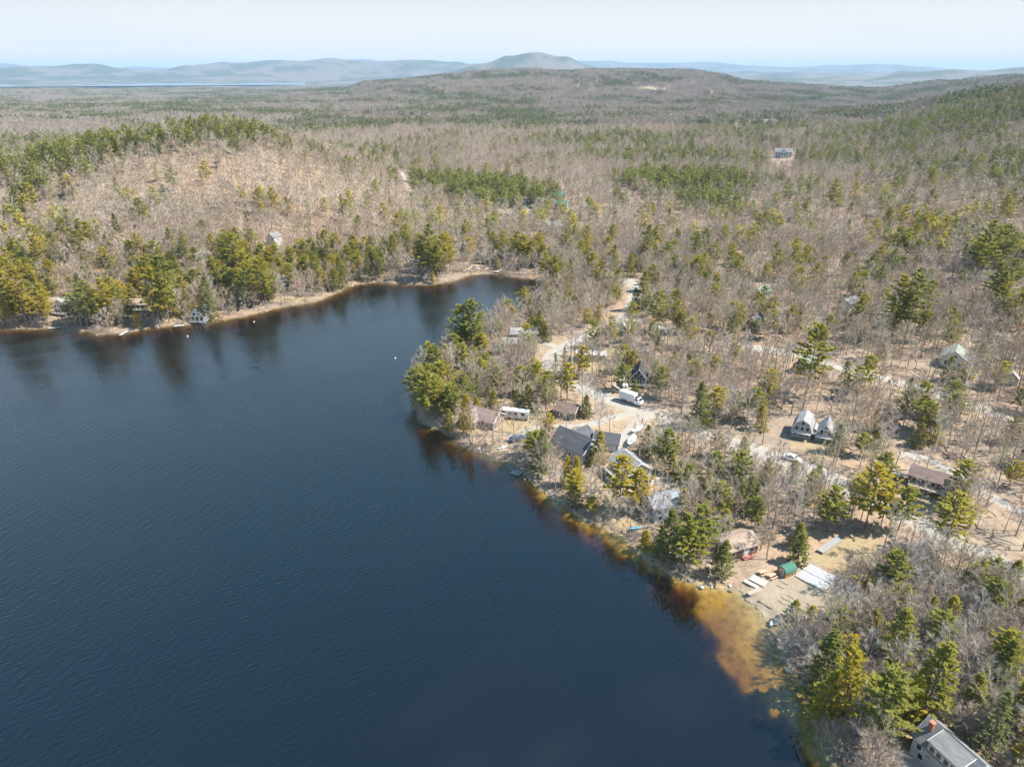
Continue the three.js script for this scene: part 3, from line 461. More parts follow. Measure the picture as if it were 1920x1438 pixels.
// woods beyond 1300 m: small stands of trees, set side by side out to the far hills
function farWoods() {
  const stand = (seed, kind) => {
    const rnd = rngOf(seed), S = new Soup();
    for (let i = 0; i < (kind ? 15 : 20); i++) {
      const c = V((rnd() - 0.5) * 34, 0, (rnd() - 0.5) * 34), h = kind ? 11 + rnd() * 7 : 10 + rnd() * 4, w = kind ? 2.3 + rnd() * 1.3 : 3.2;
      for (let k = 0; k < (kind ? 46 : 40); k++) {
        const t = kind ? 0.2 + 0.8 * rnd() : 0.35 + 0.65 * rnd(), a = rnd() * 6.283, R = w * (kind ? Math.pow(1.02 - t, 0.6) : Math.sin(Math.PI * (0.15 + 0.8 * (t - 0.35) / 0.65))) * Math.sqrt(rnd());
        S.sliver(c.clone().add(V(Math.cos(a) * R, h * t, Math.sin(a) * R)), kind ? bend(V(Math.cos(a), 0.1, Math.sin(a)), rnd, 1) : bend(V(Math.cos(a) * 0.5, 1, Math.sin(a) * 0.5), rnd, 0.8), kind ? 1.8 : 2.6, kind ? 1.3 : 0.5, rnd);
      }
      S.tube([c, c.clone().add(V(0, h * 0.8, 0))], [0.2, 0.08], 3);
    }
    return S.geo();
  };
  const rnd = rngOf(5), m4 = new THREE.Matrix4(), q = new THREE.Quaternion(), lists = [[], []];
  for (let r = 1290; r < 6200; r += 22 + r * 0.004) {
    const step = (24 + r * 0.0016) / r;
    for (let a = -0.8; a < 0.86; a += step) {
      const R = r + rnd() * 26, A = a + rnd() * step, x = Math.sin(A) * R, z = -Math.cos(A) * R, u = rnd();
      if (FIELDS.some(([cx, cz, rx, rz]) => ((x - cx) / rx) ** 2 + ((z - cz) / rz) ** 2 < 1)) continue;
      lists[u < ss(0.30, 0.62, forestKind(x, z) + (fbm(x / 60, z / 60, 3) - 0.5) * 0.7) ? 1 : 0].push([x, z, rnd() * 6.283, 0.85 + rnd() * 0.35]);
    }
  }
  const root = new THREE.Group(); root.name = 'distant_woods'; root.userData = { kind: 'stuff', label: 'hazy mixed woods rolling away over the far hills', category: 'woods' }; scene.add(root);
  lists.forEach((list, kind) => [1, 2, 3].forEach((s) => {
    const mine = list.filter((_, i) => i % 3 === s - 1), mesh = new THREE.InstancedMesh(stand(s * 19 + kind, kind), kind ? std(0.13, 0.15, 0.055, 1) : std(0.30, 0.255, 0.205), mine.length), col = new THREE.Color();
    mine.forEach(([x, z, turn, k], i) => { m4.compose(V(x, height(x, z), z), q.setFromAxisAngle(V(0, 1, 0), turn), V(k, k, k)); mesh.setMatrixAt(i, m4); const t = 0.8 + 0.4 * hash2(i, s); mesh.setColorAt(i, kind ? col.setRGB(t * (0.75 + 0.7 * hash2(i, 9)), t, t) : col.setRGB(t, t, t)); });
    mesh.name = kind ? 'evergreen_stand' : 'leafless_stand'; mesh.castShadow = mesh.receiveShadow = true; root.add(mesh);
  }));
}

// fallen branches and logs on the forest floor
function deadwood() {
  const rnd = rngOf(9), S = new Soup(), m4 = new THREE.Matrix4(), list = [];
  S.tube([V(-2.4, 0.1, 0), V(-0.8, 0.16, 0.14), V(0.9, 0.12, -0.05), V(2.6, 0.1, 0.1)], [0.13, 0.11, 0.09, 0.04], 5);
  for (let k = 0; k < 7; k++) S.sliver(V(lerp(-0.8, 2.4, k / 6), 0.14, 0), V(0.7, 0.25 + 0.3 * rnd(), rnd() - 0.5).normalize(), 0.8 + rnd(), 0.06, rnd);
  for (let i = 0; i < 4200; i++) { const x = -20 + rnd() * 230, z = -330 + rnd() * 270; if (frame(x, z) && shoreDistance(x, z) > 2 && !blocked(x, z, 0.4) && inPoly(BEACH, x, z) > 1 && inPoly(LAWN, x, z) > 0) list.push([x, z, rnd() * 6.283, 0.45 + rnd() * 0.8]); }
  const mesh = new THREE.InstancedMesh(S.geo(), std(0.26, 0.21, 0.17), list.length);
  list.forEach(([x, z, t, k], i) => { m4.compose(V(x, height(x, z), z), new THREE.Quaternion().setFromAxisAngle(V(0, 1, 0), t), V(k, k, k)); mesh.setMatrixAt(i, m4); });
  mesh.name = 'deadwood'; mesh.castShadow = mesh.receiveShadow = true; mesh.userData = { kind: 'stuff', label: 'fallen branches and logs littering the woodland floor', category: 'deadwood' }; scene.add(mesh);
}
// ---------------------------------------------------------------- roads, beach, lawn
for (const [k, [w, line]] of Object.entries(ROADS)) structure(k.length > 4 ? k : 'driveway', ribbon(w, line), gravelMat);
structure('beach', drape(BEACH, 0.5, 0.05), sandMat);
structure('lawn', drape(LAWN, 0.6, 0.045), dryGrass);
const disc = (x, z, rx, rz) => Array.from({ length: 16 }, (_, i) => [x + rx * Math.cos(i / 16 * 6.283), z + rz * Math.sin(i / 16 * 6.283)]);
for (const [x, z, rx, rz, m] of [[34, -236, 10, 8, dryGrass], [62, -262, 8, 7, dryGrass], [40, -252, 9, 6, dryGrass], [1, -192, 6, 5, dryGrass], [104, -147, 6, 4, dryGrass], [40, -161, 9, 3.4, gravelMat], [2, -186, 5, 3, gravelMat], [23, -152.5, 5, 2.6, dryGrass], [18.5, -150, 2.6, 1.6, sandMat], [29, -144, 5, 3.5, dryGrass], [22, -262, 6, 4, dryGrass], [37.6, -219, 3, 4, gravelMat], [159, -288, 7, 5, dryGrass], [-20, -385, 4, 8, dryGrass], [-136, -291.5, 4, 2, dryGrass], [-166, -290, 7, 3, dryGrass], [-196, -293, 8, 3, dryGrass], [-105, -326, 7, 4, dryGrass], [84, -176, 6, 3, dryGrass], [120, -222, 7, 4, dryGrass], [152, -226, 5, 4, dryGrass], [64, -79, 8, 5, dryGrass], [100, -209, 5, 2.4, dryGrass]]) {
  structure(m === gravelMat ? 'gravel_yard' : m === sandMat ? 'sand_patch' : 'yard', drape(disc(x, z, rx, rz), 0.8, 0.03, 3.4), m); cleared.push([x, z, Math.min(rx, rz) * 0.75]);
}
cleared.push([55, -118, 7.5], [62, -120.5, 7], [58, -114, 6], [74, -130, 6.5], [78, -133, 5], [68, -126, 5.5], [82, -133.5, 4], [71, -130, 5], [64, -116.5, 4], [52, -122, 5], [54.6, -123.4, 3.5]);

// ---------------------------------------------------------------- buildings
const bx = (w, h, d, x = 0, y = 0, z = 0, ry = 0, rx = 0, rz = 0) => { const g = new THREE.BoxGeometry(w, h, d); if (rx) g.rotateX(rx); if (rz) g.rotateZ(rz); if (ry) g.rotateY(ry); return g.translate(x, y, z); };
const cyl = (r, h, x, y, z, axis = 'y', n = 12, r2 = r) => { const g = new THREE.CylinderGeometry(r2, r, h, n); if (axis === 'x') g.rotateZ(Math.PI / 2); if (axis === 'z') g.rotateX(Math.PI / 2); return g.translate(x, y, z); };
const weather = grain(256, (x, y) => { const k = 214 + 36 * (wrapNoise(x / 8, y / 64, 32, 4) - 0.5) + 46 * (wrapNoise(x / 32, y / 32, 8, 6) - 0.5) + 18 * (hash2(x, y) - 0.5); return [k, k, k]; });
const shingle = grain(256, (x, y) => { const row = y >> 3, k = 208 + 60 * (hash2((x + row * 5) >> 4, row) - 0.5) + 50 * (wrapNoise(x / 32, y / 32, 8, 2) - 0.5) - (y % 8 === 0 ? 28 : 0); return [k, k, k]; });
shingle.repeat.set(0.4, 0.4); weather.repeat.set(0.3, 0.3);
const wallM = (r, g, b) => std(r * 0.84, g * 0.84, b * 0.84, 0.8, { map: weather }), roofM = (r, g, b, rough = 0.9) => std(r * 0.82, g * 0.82, b * 0.82, rough, { map: shingle });
const W = {
  white: wallM(0.72, 0.72, 0.70), cream: wallM(0.72, 0.68, 0.58), blueGrey: wallM(0.52, 0.58, 0.64), grey: wallM(0.42, 0.43, 0.43), brown: wallM(0.22, 0.15, 0.11), dark: wallM(0.09, 0.09, 0.10), tan: wallM(0.42, 0.33, 0.24), mauve: wallM(0.33, 0.26, 0.23), pine: wallM(0.48, 0.21, 0.06), blue: wallM(0.28, 0.42, 0.55),
};
const Rf = {
  grey: roofM(0.26, 0.26, 0.26), pale: roofM(0.40, 0.405, 0.395), dark: roofM(0.12, 0.125, 0.135), mauve: roofM(0.33, 0.245, 0.225), brown: roofM(0.25, 0.175, 0.15), tan: roofM(0.44, 0.33, 0.25), white: roofM(0.70, 0.70, 0.68, 0.85), cream: roofM(0.64, 0.61, 0.53, 0.8), green: roofM(0.25, 0.34, 0.28), sage: roofM(0.33, 0.36, 0.31), blueGrey: roofM(0.33, 0.37, 0.41, 0.85), teal: roofM(0.08, 0.25, 0.18), black: roofM(0.06, 0.06, 0.065),
};
const glass = std(0.02, 0.025, 0.03, 0.12), trimM = std(0.80, 0.80, 0.78, 0.6), woodM = std(0.36, 0.30, 0.24, 0.9, { map: weather }), paleWood = std(0.44, 0.41, 0.36, 0.9, { map: weather }), brickM = std(0.36, 0.16, 0.11), darkMetal = std(0.05, 0.05, 0.055, 0.5), chrome = std(0.7, 0.7, 0.72, 0.3, { metalness: 0.9 }), rubber = std(0.03, 0.03, 0.03, 0.9), whiteDeck = std(0.43, 0.435, 0.43, 0.8, { map: weather });
const winFrame = new Map();
function profileOf(b) {   // cross-section of a building, [z, y] from the left eave over the ridge to the right one
  const w = b.W / 2, H = b.H, t = H + b.rise;
  return b.roof === 'gambrel' ? [[-w, H], [-w * 0.66, H + b.rise * 0.66], [0, t], [w * 0.66, H + b.rise * 0.66], [w, H]] : b.roof === 'barrel' ? [-1, -0.92, -0.7, -0.38, 0, 0.38, 0.7, 0.92, 1].map((k) => [k * w, H + b.rise * Math.sqrt(Math.max(0, 1 - k * k))]) : [[-w, H], [b.skew ?? 0, t], [w, H]];
}
function block(root, b) {   // walls, roof slopes, windows, doors of one volume; ridge along local x
  const [ox, oz, turn] = b.at ?? [0, 0, 0], prof = profileOf(b), h0 = b.low ?? -0.9;
  const place = (g) => g.rotateY(turn).translate(ox, b.up ?? 0, oz);
  const shape = new THREE.Shape(); shape.moveTo(-b.W / 2, h0); shape.lineTo(b.W / 2, h0); for (const [z, y] of [...prof].reverse()) shape.lineTo(z, y); shape.closePath();
  const body = new THREE.ExtrudeGeometry(shape, { depth: b.L, bevelEnabled: false }); body.translate(0, 0, -b.L / 2).rotateY(-Math.PI / 2).scale(1, 1, 1);
  const flip = new THREE.Matrix4().makeScale(1, 1, 1); body.applyMatrix4(flip);
  part('wall', place(body), b.wall, root);
  const over = b.over ?? 0.45;
  for (let i = 0; i + 1 < prof.length; i++) {
    let [z0, y0] = prof[i], [z1, y1] = prof[i + 1]; const dz = z1 - z0, dy = y1 - y0, l = Math.hypot(dz, dy), th = 0.16;
    const first = i === 0 ? over : 0.02, last = i === prof.length - 2 ? over : 0.02;
    z0 -= dz / l * first; y0 -= dy / l * first; z1 += dz / l * last; y1 += dy / l * last;
    const nz = -dy / l * (dz < 0 ? -1 : 1), ny = dz / l, g = bx(b.L + 2 * over, th, l + first + last, 0, 0, 0, 0, -Math.atan2(dy, dz)).translate(0, (y0 + y1) / 2 + ny * th * 0.55, (z0 + z1) / 2 + nz * th * 0.55);
    part('roof_slope', place(g), b.roofMat, root);
  }
  if (b.trim !== false) for (const sx of [-1, 1]) for (let i = 0; i + 1 < prof.length; i++) { const [z0, y0] = prof[i], [z1, y1] = prof[i + 1], l = Math.hypot(z1 - z0, y1 - y0) + 0.3; part('roof_trim', place(bx(0.08, 0.22, l, sx * (b.L / 2 + over + 0.045), (y0 + y1) / 2 + 0.02, (z0 + z1) / 2, 0, -Math.atan2(y1 - y0, z1 - z0))), b.trimMat ?? trimM, root); }
  const faceAt = (face, u, v, out) => face === '+z' ? [u, v, b.W / 2 + out, 0] : face === '-z' ? [-u, v, -b.W / 2 - out, Math.PI] : face === '+x' ? [b.L / 2 + out, v, -u, Math.PI / 2] : [-b.L / 2 - out, v, u, -Math.PI / 2];
  const opening = (name, inner, mat, im) => ([face, u, v, w, h]) => {
    const [x, y, z, r] = faceAt(face, u, v, 0.03), f = part(name, place(bx(w + 0.24, h + 0.24, 0.1).rotateY(r).translate(x, y, z)), mat, root), [x2, y2, z2] = faceAt(face, u, v, 0.065);
    const n = Math.max(1, Math.round(w / 1.1)), panes = []; for (let k = 0; k < n; k++) { const g = bx(w / n - (n > 1 ? 0.1 : 0), h, 0.08, (k - (n - 1) / 2) * w / n).rotateY(r).translate(x2, y2, z2); part(inner, place(g), im, f); }
  };
  (b.win ?? []).forEach(opening('window', 'pane', b.trimMat ?? trimM, glass));
  (b.door ?? []).forEach(opening('door', 'door_panel', trimM, b.doorMat ?? W.tan));
  if (b.chimney) { const [u, v, hh] = b.chimney; part('chimney', place(mergeGeometries([bx(0.8, 2.6, 0.8, u, b.H + b.rise * 0.6 + hh, v), bx(0.96, 0.16, 0.96, u, b.H + b.rise * 0.6 + hh + 1.38, v)])), brickM, root); }
  if (b.deck) {
    const [face, u, len, dep, y, mat = whiteDeck] = b.deck, r = faceAt(face, u, y, dep / 2 + 0.15), turned = (g) => place(g.rotateY(r[3]).translate(r[0], r[1], r[2])), planks = [];
    const d = part('deck', turned(bx(len, 0.14, dep)), mat, root), rails = [bx(len, 0.08, 0.08, 0, 1.0, dep / 2), bx(len, 0.06, 0.06, 0, 0.15, dep / 2)];
    for (const s of [-1, 1]) rails.push(bx(0.08, 0.08, dep, s * len / 2, 1.0, 0), bx(0.06, 0.06, dep, s * len / 2, 0.15, 0));
    part('railing', turned(mergeGeometries(rails)), mat, d);
    for (let k = 0, n = Math.max(2, Math.round(len / 1.6)); k <= n; k++) part('baluster_post', turned(bx(0.1, 1.0, 0.1, (k / n - 0.5) * len, 0.5, dep / 2)), mat, d);
    for (const s of [-1, 0, 1]) part('deck_leg', turned(bx(0.14, y + 0.9, 0.14, s * (len / 2 - 0.1), -(y + 0.9) / 2 - 0.05, dep / 2 - 0.1)), woodM, d);
  }
}
function house(name, label, x, z, turnDeg, blocks, gap = 1.6, size = 0.87) {
  const R = Math.max(...blocks.map((b) => Math.hypot(b.L, b.W) / 2 + Math.hypot(...(b.at ?? [0, 0]).slice(0, 2)))), k = Math.hypot(x, z), hs = [0, 1, 2, 3].map((i) => height(x + R * 0.5 * Math.cos(i * 1.571), z + R * 0.5 * Math.sin(i * 1.571)));
  const o = thing(name, label, /shed|garage|barn|tent/.test(name) ? 'shed' : 'house', [x, Math.max(0.3, (Math.min(...hs) + Math.max(...hs)) / 2 + 0.15), z], turnDeg * Math.PI / 180);
  for (const b of blocks) block(o, b);
  o.scale.setScalar(size);
  cleared.push([x, z, R * 0.85 * size + gap * 0.6], [x - x / k * (R * 0.8 + 2), z - z / k * (R * 0.8 + 2), R * 0.42 + gap * 0.4, true]);
  return o;
}
const G = (L, Wd, H, rise, wall, roofMat, more = {}) => ({ L, W: Wd, H, rise, wall, roofMat, roof: 'gable', ...more });
const row = (face, us, v, w = 0.9, h = 1.2) => us.map((u) => [face, u, v, w, h]);

house('lake_house', 'two-storey pale blue house with grey roof and brick chimney beside the conifers', 67.2, -76.6, -68, [
  G(10, 6.8, 4.4, 2.9, W.blueGrey, Rf.grey, { win: [...row('+z', [-3.6, -1.8, 1.8, 3.6], 3.2), ...row('+z', [-3, 0, 3], 1.5), ...row('+x', [-2, 2], 3.6), ...row('+x', [-2.2, 0, 2.2], 1.5), ...row('-x', [-2, 2], 3.6)], chimney: [-3.9, 1.2, 0.4] }),
  G(5.8, 3.5, 6.2, 0.95, W.blueGrey, Rf.grey, { at: [0.7, 1.9, 0], low: 3.0, win: row('+z', [-2, -0.7, 0.7, 2], 5.2, 0.9, 1.1), over: 0.2, skew: -1.65 }),
  G(3.6, 4.6, 4.0, 1.6, W.blueGrey, Rf.grey, { at: [6.0, 0.9, 0], win: [...row('+x', [-1, 1], 2.4), ...row('+z', [-0.8, 0.8], 2.6)] })], 0.6);
cleared.push([62, -76.5, 4.5], [64.5, -73.5, 4], [66, -80, 3]);
house('cottage', 'low cottage with tan shingle roof behind pines by the beach', 50.2, -132.4, 22, [G(9.4, 7, 2.6, 1.7, W.brown, Rf.tan, { win: [...row('+z', [-3, 2.8], 1.4, 1.3, 1), ...row('+x', [-1.4, 1.4], 1.5)], door: [['+z', 1, 1.05, 1.3, 2.0]], doorMat: W.white, deck: ['+z', 1, 3, 1.4, 0.1, std(0.42, 0.17, 0.13)] })], 0.8);
house('boat_house', 'blue-grey house with pale metal roof above the rocky shore', 36.6, -146.6, 20, [G(8.6, 7, 4.4, 1.9, W.blueGrey, Rf.blueGrey, { win: [...row('+z', [-3, -1, 1.2, 3], 3.2), ...row('+z', [-2.6, 2.4], 1.2), ...row('-x', [-1.6, 1.6], 3)], deck: ['-x', 0, 6, 2.4, 2.0, paleWood] })], 1.2);
house('shore_house', 'grey-blue house with light grey roof and lakeside windows beside a gravel yard', 31.3, -163.4, -66, [G(10, 8.4, 4.4, 2.8, W.blueGrey, Rf.pale, { win: [...row('+z', [-3.6, -1.2, 1.2, 3.6], 3.2, 1.2, 1.4), ...row('+z', [-3, 0, 3], 1.2), ...row('+x', [-2, 0, 2], 3.2)], deck: ['+z', 0, 8, 2.4, 2.1, paleWood] })], 1);
house('shingled_house', 'large house with steep dark grey shingle roof among shore trees', 17.9, -176.6, -44, [
  G(13, 9, 3.6, 3.8, W.grey, Rf.dark, { win: [...row('+x', [-2.4, 0, 2.4], 1.8, 1.3, 1.4), ...row('+x', [0], 4.6, 1.6, 1.3), ...row('+z', [-4, -1.4, 1.4, 4], 1.8)] }),
  G(6, 7, 3.2, 2.6, W.grey, Rf.dark, { at: [-2.5, -6, Math.PI / 2], win: row('+x', [-1.4, 1.4], 1.6) })], 1.2);
house('garage', 'garage with dark grey roof next to the driveway loop', 27.4, -179.8, -18, [G(8, 6.4, 2.7, 2.2, W.grey, Rf.dark, { door: [['+z', -1.8, 1.1, 2.6, 2.1], ['+z', 1.8, 1.1, 2.6, 2.1]], doorMat: W.white })], 0.8);
house('point_house', 'house with mauve-brown roof beside the golden cedar on the point', -8.2, -196, -30, [
  G(11, 8, 2.8, 2.6, W.mauve, Rf.mauve, { win: [...row('+z', [-3.4, 0, 3.4], 1.5), ...row('+x', [-1.6, 1.6], 1.5)] }),
  G(6, 6.4, 2.8, 2.5, W.mauve, Rf.mauve, { at: [-3.6, 3.6, Math.PI / 2], win: row('-x', [-1.5, 1.5], 1.6, 1.2, 1.4) })], 1);
house('small_house', 'small dark house with brown roof where the driveways meet', 17.4, -200.2, -25, [G(7.6, 6.6, 2.6, 2.0, W.brown, Rf.brown, { win: [...row('+z', [-2.4, 2.4], 1.5), ...row('+x', [0], 1.5)], door: [['+z', 0, 1.05, 1, 2]] })]);
house('mobile_home', 'long white mobile home with flat white roof above a brown lawn', 29.2, -244.4, -9, [G(12.6, 5.2, 2.7, 0.5, W.white, Rf.white, { win: [...row('+z', [-5, -3.8], 1.5, 1.5, 1.2), ...row('+z', [1, 4], 1.6)], door: [['+z', -1.2, 1.05, 0.9, 2]], over: 0.2 }), G(6, 3, 2.3, 1, W.grey, Rf.dark, { at: [0, -4.4, 0] })], 2.4);
house('arched_shed', 'cream shed with rounded metal roof beside the road', 47.7, -272.8, 28, [G(8, 5.6, 2.6, 2.0, W.cream, Rf.cream, { roof: 'barrel', trim: false, over: 0.15, door: [['-x', 0, 1.2, 2.4, 2.3]], doorMat: W.white, win: row('-x', [0], 3.4, 1.1, 0.6) })], 2);
house('blue_shed', 'small faded blue shed under the tall pine', 55.6, -264.4, 60, [G(4.6, 3.6, 2.4, 1.2, W.blue, Rf.blueGrey, { win: row('-x', [0], 1.4) })]);
house('black_cabin', 'black steep-roofed cabin with white-trimmed gable windows by parked pickup', 43.4, -223, 76, [G(8.4, 6.2, 2.6, 4.0, W.dark, Rf.black, { win: [...row('-x', [-1.1, 1.1], 3.8, 1.1, 1.3), ...row('-x', [-2, 0, 2], 1.4, 1.1, 1.3)], deck: ['-x', 0, 6, 2, 0.6, paleWood] })], 1.8);
house('dark_cottage', 'dark-roofed cottage among the trees of the point', -7.1, -253.4, 10, [G(9, 6.6, 2.8, 1.9, W.dark, Rf.dark, { win: row('+z', [-3, 0, 3], 1.6), deck: ['+z', 0, 8, 2, 0.3, woodM] })]);
house('ranch_house', 'long house with pale grey roof behind leafless trees of the point', 4.8, -272, 4, [G(11.5, 7, 3, 1.8, W.grey, Rf.pale, { win: row('+z', [-4, -1.4, 1.4, 4], 1.7) })]);
house('cabin', 'small cabin with light grey roof near the pale grey ranch house', 0, -261, -4, [G(8, 6, 2.8, 1.6, W.cream, Rf.pale, { win: row('+z', [-2, 2], 1.6) })]);
house('dark_barn', 'dark grey-blue steep gabled barn in an orange leafy clearing', 98.9, -274.6, 48, [G(8, 7, 2.2, 4.6, W.dark, Rf.dark, { win: [...row('-x', [0], 4.2, 1.2, 1.2), ...row('-x', [-1.8, 1.8], 1.4, 1.2, 1.3)], trim: true })], 2.6);
{
  const o = house('white_house', 'white house with half-round gable window and grey-green roof in the woods', 155, -231.6, 56, [G(9.5, 8.6, 4.0, 2.8, W.white, Rf.sage, { win: [...row('-x', [-2.4, 2.4], 1.8, 1, 1.6), ...row('+z', [-3, 0, 3], 2)], door: [['-x', 0, 1.3, 1.1, 2.1]], deck: ['-x', 0, 8.4, 1.6, 0.3, whiteDeck] })], 3);
  const fan = new THREE.CylinderGeometry(0.9, 0.9, 0.1, 16, 1, false, -Math.PI / 2, Math.PI); fan.rotateX(-Math.PI / 2).rotateY(-Math.PI / 2).translate(-4.8, 4.2, 0); part('fan_window', fan, glass, o);
}
house('green_roofed_cabin', 'brown cabin with grey-green roof under a lone slender pine', 102, -228.6, 38, [G(7.5, 6, 2.8, 2.8, W.brown, Rf.green, { win: row('-x', [-1.2, 1.2], 1.6) })]);
house('gambrel_house', 'pale grey house of two steep wings with white balconies in a clearing', 84.5, -183.6, 62, [
  G(9.5, 7.4, 3.4, 4.6, W.grey, Rf.pale, { roof: 'gambrel', win: [...row('-x', [0], 6.2, 1.2, 1.3), ...row('-x', [-2, 0, 2], 4.0, 1.2, 1.6), ...row('-x', [-2.2, 0, 2.2], 1.6, 1.2, 1.6)], deck: ['-x', 0, 7.2, 2.0, 2.6] }),
  G(9, 7, 3.0, 4.4, W.grey, Rf.pale, { at: [0.2, 8.6, 0], win: [...row('-x', [-1.4, 0, 1.4], 4.2, 1.1, 1.5), ...row('-x', [-2.2, 0, 2.2], 1.6, 1.2, 1.6)], deck: ['-x', 0, 6.8, 2.0, 2.4] }),
  G(5, 3.4, 2.8, 1.2, W.grey, Rf.pale, { at: [0.6, 4.3, 0], deck: ['-x', 0, 2.4, 2.4, 2.4] }),
  G(5.4, 5, 2.4, 2.2, W.white, Rf.pale, { at: [3.4, 12.4, Math.PI / 2], win: row('+x', [-1, 1], 1.4) })], 2.2, 0.72);
house('brown_house', 'long dark brown house with brown roof above a curved lawn', 105.6, -153.2, -38, [G(12, 6.6, 4.2, 1.7, W.brown, Rf.brown, { win: [...row('+z', [-4.4, -2.2, 0.4, 3], 3.1, 1.2, 1.1), ...row('+z', [-4, 0, 4], 1.2), ...row('+x', [-1.4, 1.4], 2.8)], deck: ['+z', -1, 9, 2.2, 2.0, woodM], chimney: [4.6, -1.2, 0.4] })], 2);
house('brown_cabin', 'cabin with weathered brown roof half hidden behind leafless trees', 76, -206.4, 24, [G(9.6, 6.6, 2.8, 2.0, W.tan, Rf.brown, { win: row('+z', [-3, 0, 3], 1.6) })], 0.4);
house('cream_shed', 'small shed with pale cream roof uphill beside tree trunks', 164.2, -215, 62, [G(5.4, 4.6, 2.6, 2.2, W.cream, Rf.cream, {})]);
house('grey_house', 'grey house with pale roof beside tall pines up the road', 91.2, -371.6, 30, [G(10, 7, 4, 2.4, W.grey, Rf.pale, { win: [...row('-x', [-1.6, 1.6], 2), ...row('+z', [-3, 0, 3], 2)] })], 2);
house('pale_house', 'pale house under the pair of dark pines in the hillside woods', 147.4, -298.6, 34, [G(8.6, 6.6, 3.6, 2, W.white, Rf.blueGrey, { win: row('+z', [-2.4, 0, 2.4], 2) })]);
house('green_house', 'house with dark green roof in the leafless hillside woods', 115, -317.4, 40, [G(8.4, 6.6, 3.4, 2.6, W.grey, Rf.green, { win: row('-x', [-1.4, 1.4], 1.8) })]);
house('hillside_house', 'large white house with grey roof alone on the distant slope', 300, -822, -14, [G(20, 11, 7, 4, W.white, Rf.grey, { win: [...row('+z', [-8, -4.6, 4.6, 8], 5, 1.8, 2), ...row('+z', [-8, -4.6, 0, 4.6, 8], 2, 1.8, 2)] }), G(7, 7, 7, 3.6, W.white, Rf.grey, { at: [0, 6, Math.PI / 2], low: 0, win: row('-x', [-1.8, 1.8], 4.4, 2, 3) })], 12);
for (let k = 1; k <= 8; k++) cleared.push([300 - 4.6 * k, -822 + 12.6 * k, 13]);
house('white_cottage', 'white gabled cottage with large triangular windows at the water edge', -136.3, -297.4, 84, [G(8.6, 7, 2.8, 3.4, W.white, Rf.grey, { win: [...row('-x', [-1.3, 1.3], 3.7, 1.7, 1.2), ...row('-x', [-2.2, 0, 2.2], 1.5, 1.5, 1.8)], deck: ['-x', 0, 7, 1.8, 0.1, whiteDeck] })], 1.4);
house('white_lake_house', 'white two-storey house with rows of windows across the lake', -198.7, -304, 78, [G(8.4, 8.4, 5, 2.8, W.white, Rf.pale, { win: [...row('-x', [-2.7, -0.9, 0.9, 2.7], 4.0, 1.3, 1.5), ...row('-x', [-2.7, -0.9, 0.9, 2.7], 1.6, 1.3, 1.6)], deck: ['-x', 0, 8, 2, 0.8] })], 5);
house('tan_roofed_house', 'low house with tan roof next to the white two-storey house', -209.2, -308.6, 8, [G(10, 7, 3, 2.2, W.cream, Rf.tan, { win: row('+z', [-3, 0, 3], 1.6) })]);
house('balcony_house', 'wide dark brown house with a long balcony across the lake', -165.6, -304.4, 4, [G(13, 7.4, 4.4, 2, W.brown, Rf.tan, { win: [...row('+z', [-5, -2.6, 0, 2.6, 5], 3.2, 1.6, 1.4), ...row('+z', [-4, 4], 1.2)], deck: ['+z', 1, 12, 2.2, 2.0, paleWood] })], 4.5);
house('lakeside_chalet', 'small chalet with white-trimmed dark gable above a red shore bank', -113, -339.2, 82, [G(7.4, 6, 2.8, 3.2, W.dark, Rf.grey, { win: [...row('-x', [-1, 1], 3.6, 1.1, 1.2), ...row('-x', [-1.6, 0, 1.6], 1.5, 1.2, 1.5)], deck: ['-x', 0, 6, 1.8, 0.7] })], 1.6);
house('tower_house', 'tall narrow white house on the leafless slope across the lake', -129.5, -385.6, 66, [G(6.4, 6, 6.2, 2.2, W.white, Rf.grey, { win: [...row('-x', [-1.4, 1.4], 4.8), ...row('-x', [-1.4, 1.4], 2), ...row('+z', [0], 4.6)] })], 3);
house('slope_house', 'grey house with pale roof at the foot of the pine ridge', -255, -348, 20, [G(9, 7, 3.6, 2.2, W.grey, Rf.pale, { win: row('+z', [-3, 0, 3], 2) })], 2);
house('black_chalet', 'black steep-roofed chalet with a deck above the cove', -18.4, -398, 84, [G(8, 8, 2.8, 4.6, W.dark, Rf.black, { win: [...row('-x', [-1.2, 1.2], 4.4, 1.3, 1.4), ...row('-x', [-2.4, 0, 2.4], 1.5, 1.4, 1.6)], deck: ['-x', 0, 8, 2.4, 0.8, woodM] })], 2);
house('cove_house', 'low house with pale roof behind pines at the cove', -52.2, -385.6, 4, [G(11, 7, 3, 1.8, W.cream, Rf.pale, { win: row('+z', [-4, -1.3, 1.3, 4], 1.6) })]);
house('grey_chalet', 'grey house with dark roof uphill from the black chalet', -32, -415, 30, [G(9, 7, 3.2, 3, W.blueGrey, Rf.grey, { win: row('+z', [-3, 0, 3], 1.8) })], 2);
house('green_lodge', 'house with teal green roof far up the valley road', 36.5, -583, 8, [G(13, 8, 4, 2.6, W.cream, Rf.teal, { win: row('+z', [-4, 0, 4], 2.2) })], 6);
house('green_cabin', 'smaller house with teal green roof below the green lodge', 37, -542.6, -12, [G(11, 8, 4, 2.8, W.grey, Rf.teal, { win: row('+z', [-3, 0, 3], 2.2) })], 5);
house('valley_house', 'house with slate grey roof among leafless trees in the valley', 28.2, -470.2, 22, [G(12, 8, 3.4, 3, W.grey, Rf.grey, { win: row('+z', [-4, 0, 4], 1.8) })], 3);
house('tan_house', 'house with tan roof below the dark hemlock grove', -5.7, -513.6, 12, [G(11, 8, 3.4, 2.8, W.cream, Rf.tan, { win: row('+z', [-3, 0, 3], 1.8) })], 4);
